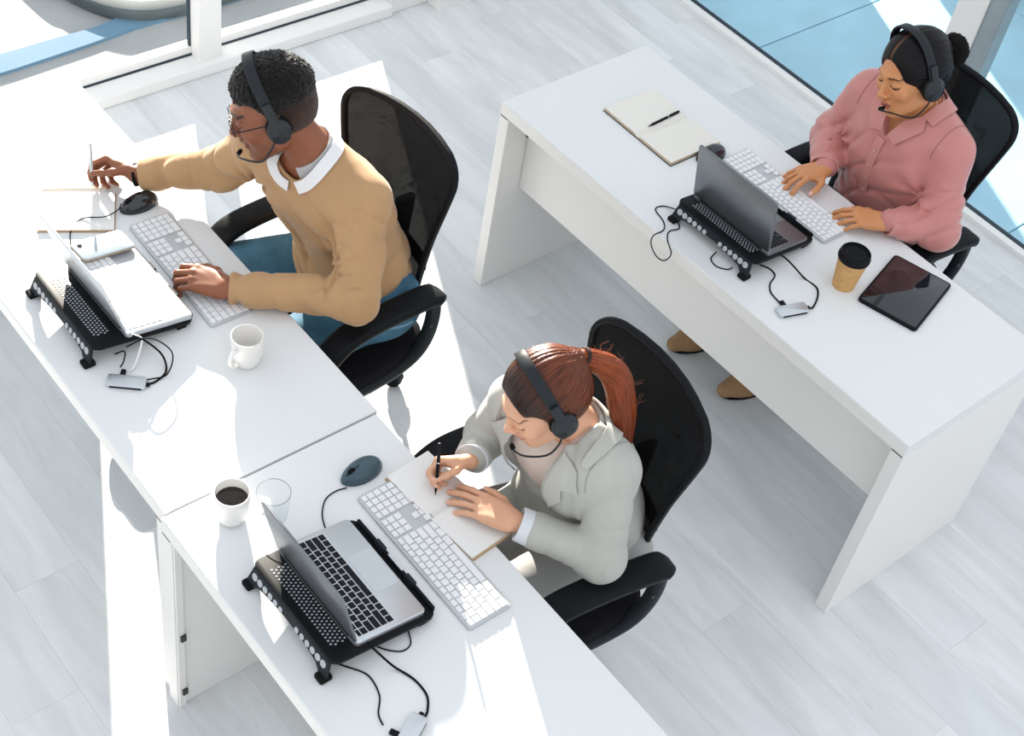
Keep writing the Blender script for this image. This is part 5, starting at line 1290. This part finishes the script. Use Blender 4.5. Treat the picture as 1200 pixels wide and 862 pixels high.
# ---------------------------------------------------------------- woman in the pink blouse
def woman_c():
    H_ = Head((.093, 3.662, 1.147), math.radians(-13), math.radians(12), math.radians(-14), 1.02)
    P = dict(neck=(.108, 3.740, 1.030), Ls=(.268, 3.718, .970), Rs=(-.045, 3.715, .975), Le=(.352, 3.668, .765), Lw=(.262, 3.530, .782),
             Re=(-.105, 3.695, .770), Rw=(.000, 3.545, .785), hL=(.21, 3.82, .555), hR=(.03, 3.82, .555),
             kL=(.21, 3.42, .56), kR=(.01, 3.42, .56), aL=(.12, 3.45, .10), aR=(-.12, 3.45, .10))
    S = Field(); lat = (1, .0, 0)
    lv = [((.12, 3.82, .57), lat, .165, .115), ((.113, 3.80, .70), lat, .148, .112), ((.112, 3.760, .85), lat, .155, .110), ((.112, 3.735, .945), lat, .150, .080)]
    torso(S, lv)
    for a, b, c in ((P['Ls'], P['Le'], P['Lw']), (P['Rs'], P['Re'], P['Rw'])):
        chain(S, [a, b], [.038, .030]); S.cap(b, mixp(b, c, .5), .030, .030, k=.02); S.cap(mixp(b, c, .5), c, .030, .0235, k=.02); S.cap(P['neck'], a, .040, .045, k=.045)
    for h, k_, a in ((P['hL'], P['kL'], P['aL']), (P['hR'], P['kR'], P['aR'])): chain(S, [h, k_], [.080, .055], .04); chain(S, [k_, a], [.052, .035])
    S.cap(P['neck'], H_.w((0, .022, -.058)), .054, .050, k=.03); S.head(H_, head_prims(True, .99))
    nails = []
    hand(S, P['Lw'], (-.70, -.71, -.04), (.15, .0, 1), -1, [(.30, .38, .25), (.34, .42, .28), (.36, .45, .3), (.38, .42, .3)], [(.75, .65, -.25), (.9, .35, -.25), (.95, .1, -.2)], .92, .14, nails=nails)
    hand(S, P['Rw'], (-.22, -.97, -.04), (-.12, .0, 1), 1, [(.34, .40, .28), (.36, .44, .3), (.38, .45, .3), (.38, .4, .3)], [(.65, .75, -.2), (.85, .45, -.25), (.95, .2, -.25)], .92, .22, nails=nails)
    V, F = S.mesh(HB); base = np.array((.60, .265, .112))
    col = face_colors(V, H_, base, (.42, .11, .085), (.045, .020, .011), (.015, .008, .006)); col *= (1 + .04 * snoise(V, 50))[:, None]; col = paint_nails(V, col, nails, (.85, .50, .48))
    body = to_obj('person', V, F, mat('warm_brown_skin', (.52, .25, .13), .42, attr=True, sss=.13, bump=(240, .08, .0006)), None, col)
    tag(body, 'woman with dark bun and pink blouse typing at the far desk', 'person')
    eyeballs(H_, body)
    Q = (0, .110, .035)
    HF = hair_field(H_, .0095, [((0, -.132, -.014), (.082, .088, .104)), ((.10, -.054, -.062), (.048, .060, .070)), ((-.10, -.054, -.062), (.048, .060, .070)), ((0, .045, -.130), (.12, .10, .062)), ((.085, -.002, -.024), (.018, .020, .024)), ((-.085, -.002, -.024), (.018, .020, .024))])
    def groove(Pp, d):
        q = H_.loc(Pp); r = q - np.array(Q); u = np.arctan2(r[:, 0], r[:, 2] + .02); part = np.exp(-((q[:, 0] - .004) / .0035) ** 2) * (q[:, 1] < .01) * (q[:, 2] > .05); return d - np.clip((q[:, 1] + .07) / .06, .2, 1) * .0010 * np.sin(u * 30 + 2 * np.sin(u * 9)) + .0035 * part
    HF.post.append(groove); Vh, Fh = HF.mesh(.0030); q = H_.loc(Vh)
    mh = mat('black_hair', (.007, .006, .007), .36, attr=True, strand=True, spec=.18)
    part = (np.exp(-((q[:, 0] - .004) / .0030) ** 2) * (q[:, 1] < .0) * (q[:, 2] > .05) * .6)[:, None]
    hr = to_obj('hair', Vh, Fh, mh, body, np.tile(np.array((.006, .0055, .007)), (len(Vh), 1)) * (1 - part) + np.array((.20, .09, .05)) * part, strands(Vh, H_, Q))
    BN = Field(); BN.ell(H_.w((0.01, .128, .030)), (.046, .036, .046), R=H_.R)
    def cu(Pp, d):
        q = H_.loc(Pp); return d - .0050 * np.sin(q[:, 0] * 330 + 2.5 * np.sin(q[:, 2] * 170)) * np.sin(q[:, 2] * 310 + 2.5 * np.sin(q[:, 1] * 190)) * np.cos(q[:, 1] * 280)
    BN.post.append(cu); Vb, Fb = BN.mesh(.0032); to_obj('hair_bun', Vb, Fb, mat('curly_bun_hair', (.006, .005, .0055), .6, spec=.12, noise=(220, .5), bump=(300, .9, .003)), hr)
    # blouse
    B = Field(); bv = [((.12, 3.815, .60), lat, .190, .142), ((.113, 3.79, .70), lat, .178, .142), ((.112, 3.750, .85), lat, .178, .138), ((.112, 3.732, .945), lat, .160, .098)]
    torso(B, bv, .08)
    for i, (a, b, c) in enumerate(((P['Ls'], P['Le'], P['Lw']), (P['Rs'], P['Re'], P['Rw']))):
        B.cap(P['neck'], a, .050, .058, k=.05); B.cap(a, b, .060, .058, k=.035, wr=[(.0085, .06, 1 + i, .85, .35, (.5, .2, .1)), (.003, .08, .5, .2, .3, (.3, .3, .2))])
        B.cap(b, mixp(b, c, .66), .058, .050, k=.03, wr=[(.0045, .052, 1.9 + i, .2, .5, (.4, .4, .1)), (.0035, .040, 2.5, .9, .25, (.2, .1, .5))]); B.cap(mixp(b, c, .66), mixp(b, c, .92), .044, .038, k=.010)
    def fold(Pp, d):
        d = d - .0045 * snoise(Pp, 17, 1.) - .0028 * snoise(Pp, 38) + .0070 * (crease(Pp[:, 0] * 55 - Pp[:, 2] * 36 + 2 * np.sin(Pp[:, 2] * 12) + 1.5 * np.sin(Pp[:, 0] * 19), .35) - .2) * np.clip((.96 - Pp[:, 2]) / .08, 0, 1)
        for A in (P['Ls'], P['Rs']):
            q = Pp - (np.array(A) + np.array((0, -.03, -.14))); r = np.linalg.norm(q, axis=1); th = np.arctan2(q[:, 2], q[:, 0]); d = d - .0050 * np.exp(-(r / .12) ** 2) * np.clip(r / .03, 0, 1) * np.sin(th * 6 + .6)
        g = np.exp(-((Pp[:, 2] - .68) / .09) ** 2) * (np.abs(Pp[:, 0] - .12) < .2); return d + .007 * g * crease(Pp[:, 2] * 70 + Pp[:, 0] * 30 + 2 * np.sin(Pp[:, 0] * 25))
    B.post.append(fold); nb = np.array(P['neck']); nd = nrm(np.array(H_.w((0, .022, -.058))) - nb)
    def nc(Pp, d):
        q = Pp - nb; t = q @ nd; r = np.linalg.norm(q - np.outer(t, nd), axis=1); fr = np.clip((3.725 - Pp[:, 1]) / .07, 0, 1)
        v = np.maximum(np.abs(Pp[:, 0] - .104) - .035 * np.clip((Pp[:, 2] - .945) / .05, 0, 1.6), Pp[:, 1] - 3.725); v = np.maximum(v, .945 - Pp[:, 2])
        return smx(smx(d, -smx(r - .062, -t, .01)), -v)
    B.post.append(nc); B.post.append(lambda Pp, d: np.maximum(d, .56 - Pp[:, 2]))
    V, F = B.mesh(HC); Mp = mat('dusty_pink_satin', (.56, .225, .205), .36, spec=.5, sheen=.3, noise=(7, .05), bump=(250, .08, .0006))
    bl = to_obj('blouse', V, F, Mp, body); B2 = Field(); B2.p = B.p; B2.post = B.post[:1]; Mp2 = mat('dusty_pink_collar', (.58, .245, .22), .45, sheen=.3)
    B3 = Field(); B3.p = B.p
    strip('button_placket', B3, [(.103, 3.61, .945), (.101, 3.59, .86), (.099, 3.59, .78), (.098, 3.61, .70)], .028, Mp2, bl, .0030, .0016)
    patch('collar_point', B2, [(.134, 3.655, 1.005), (.176, 3.70, 1.030), (.196, 3.67, 1.000), (.150, 3.615, .948), (.114, 3.615, .962)], Mp2, bl, .006, .003)
    patch('collar_point', B2, [(.074, 3.655, 1.005), (.034, 3.70, 1.030), (.018, 3.67, 1.000), (.054, 3.615, .948), (.094, 3.615, .962)], Mp2, bl, .006, .003)
    strip('collar_stand', B2, [(.030, 3.685, 1.025), (.035, 3.765, 1.055), (.070, 3.81, 1.06), (.110, 3.825, 1.06), (.150, 3.81, 1.06), (.185, 3.765, 1.055), (.188, 3.685, 1.025)], .042, Mp2, bl, .006, .004)
    for z in (.90, .845, .79, .735): button(B3, (.101, 3.59, z), mat('pink_pearl_button', (.62, .33, .30), .25, coat=.4), bl, .0055, .0055)
    for A, s_ in ((P['Ls'], 1), (P['Rs'], -1)):
        A = np.array(A) - np.array((s_ * .006, 0, 0)); strip('armhole_seam', B2, [tuple(A + np.array((-.010 * s_, .07 * math.cos(t), .065 * math.sin(t)))) for t in (-.2, .4, 1.0, 1.57, 2.1, 2.8, 3.3)], .0022, mat('pink_seam', (.36, .14, .13), .7), bl, .0002, .0008)
    for b, c in ((P['Le'], P['Lw']), (P['Re'], P['Rw'])):
        d = nrm(np.array(c) - np.array(b)); e0, e1_ = mixp(b, c, .66), mixp(b, c, .96); u1 = nrm(np.cross(d, (0, 0, 1))); u2 = np.cross(d, u1); bm = bmesh.new(); rows = []
        for t, r_ in ((0, .040), (0, .0455), (.5, .0435), (1, .0415), (1.02, .039), (.9, .034)):
            p = e0 + (e1_ - e0) * t; rows.append([bm.verts.new(tuple(p + (u1 * math.cos(x) + u2 * math.sin(x) * .86) * (r_ + .0015 * math.sin(3 * x + t * 2)))) for x in [2 * PI * i / 28 for i in range(28)]])
        for A_, B_ in zip(rows[:-1], rows[1:]):
            for i in range(28): bm.faces.new((A_[i], A_[(i + 1) % 28], B_[(i + 1) % 28], B_[i]))
        build('cuff', bm, Mp2, bl, smooth=True, ang=60)
    J = Field(); J.cap(P['hL'], P['hR'], .105, .105, k=.03)
    for i, (h, k_, a) in enumerate(((P['hL'], P['kL'], P['aL']), (P['hR'], P['kR'], P['aR']))): J.cap(h, k_, .095, .070, k=.04); J.cap(k_, a, .066, .052, k=.03)
    V, F = J.mesh(.0060); to_obj('trousers', V, F, mat('dark_trousers', (.03, .03, .04), .8, bump=(400, .2, .0008)), body)
    for a in (P['aL'], P['aR']): shoe(a, (-.25, -.97), mat('tan_suede', (.34, .20, .10), .8, bump=(200, .2, .0008)), body, .15)
    headset('black call headset on the woman with the dark bun', H_, tilt=.10, top=.139, w_=.083, mic=(.010, -.112, -.066))
    bm = bmesh.new(); sweep(bm, [(.0115 * math.cos(2 * PI * i / 20), 0, .0115 * math.sin(2 * PI * i / 20)) for i in range(20)], circ(.0012, 6), closed=True); e = build('earring', bm, mat('pink_gold', (.8, .45, .35), .2, metal=1), None, smooth=True); e.location = H_.w((.082, .008, -.060)); tag(e, 'small hoop earring under the dark-haired woman\'s headset', 'earring')
man(); woman_b(); woman_c()

GROUPS = {'office chair': 'black mesh office chairs', 'desk': 'white office desks', 'laptop': 'open laptops on cooling stands', 'laptop stand': 'black laptop cooling stands',
          'keyboard': 'white desktop keyboards', 'mouse': 'computer mice on the desks', 'usb hub': 'grey usb hubs', 'mug': 'white mugs', 'cable': 'cables on the desks',
          'headset': 'black call headsets', 'notebook': 'notebooks and pads on the desks', 'pen': 'pens'}
for o in bpy.data.objects:
    if o.parent is None and o.get('category') in GROUPS: o['group'] = GROUPS[o['category']]
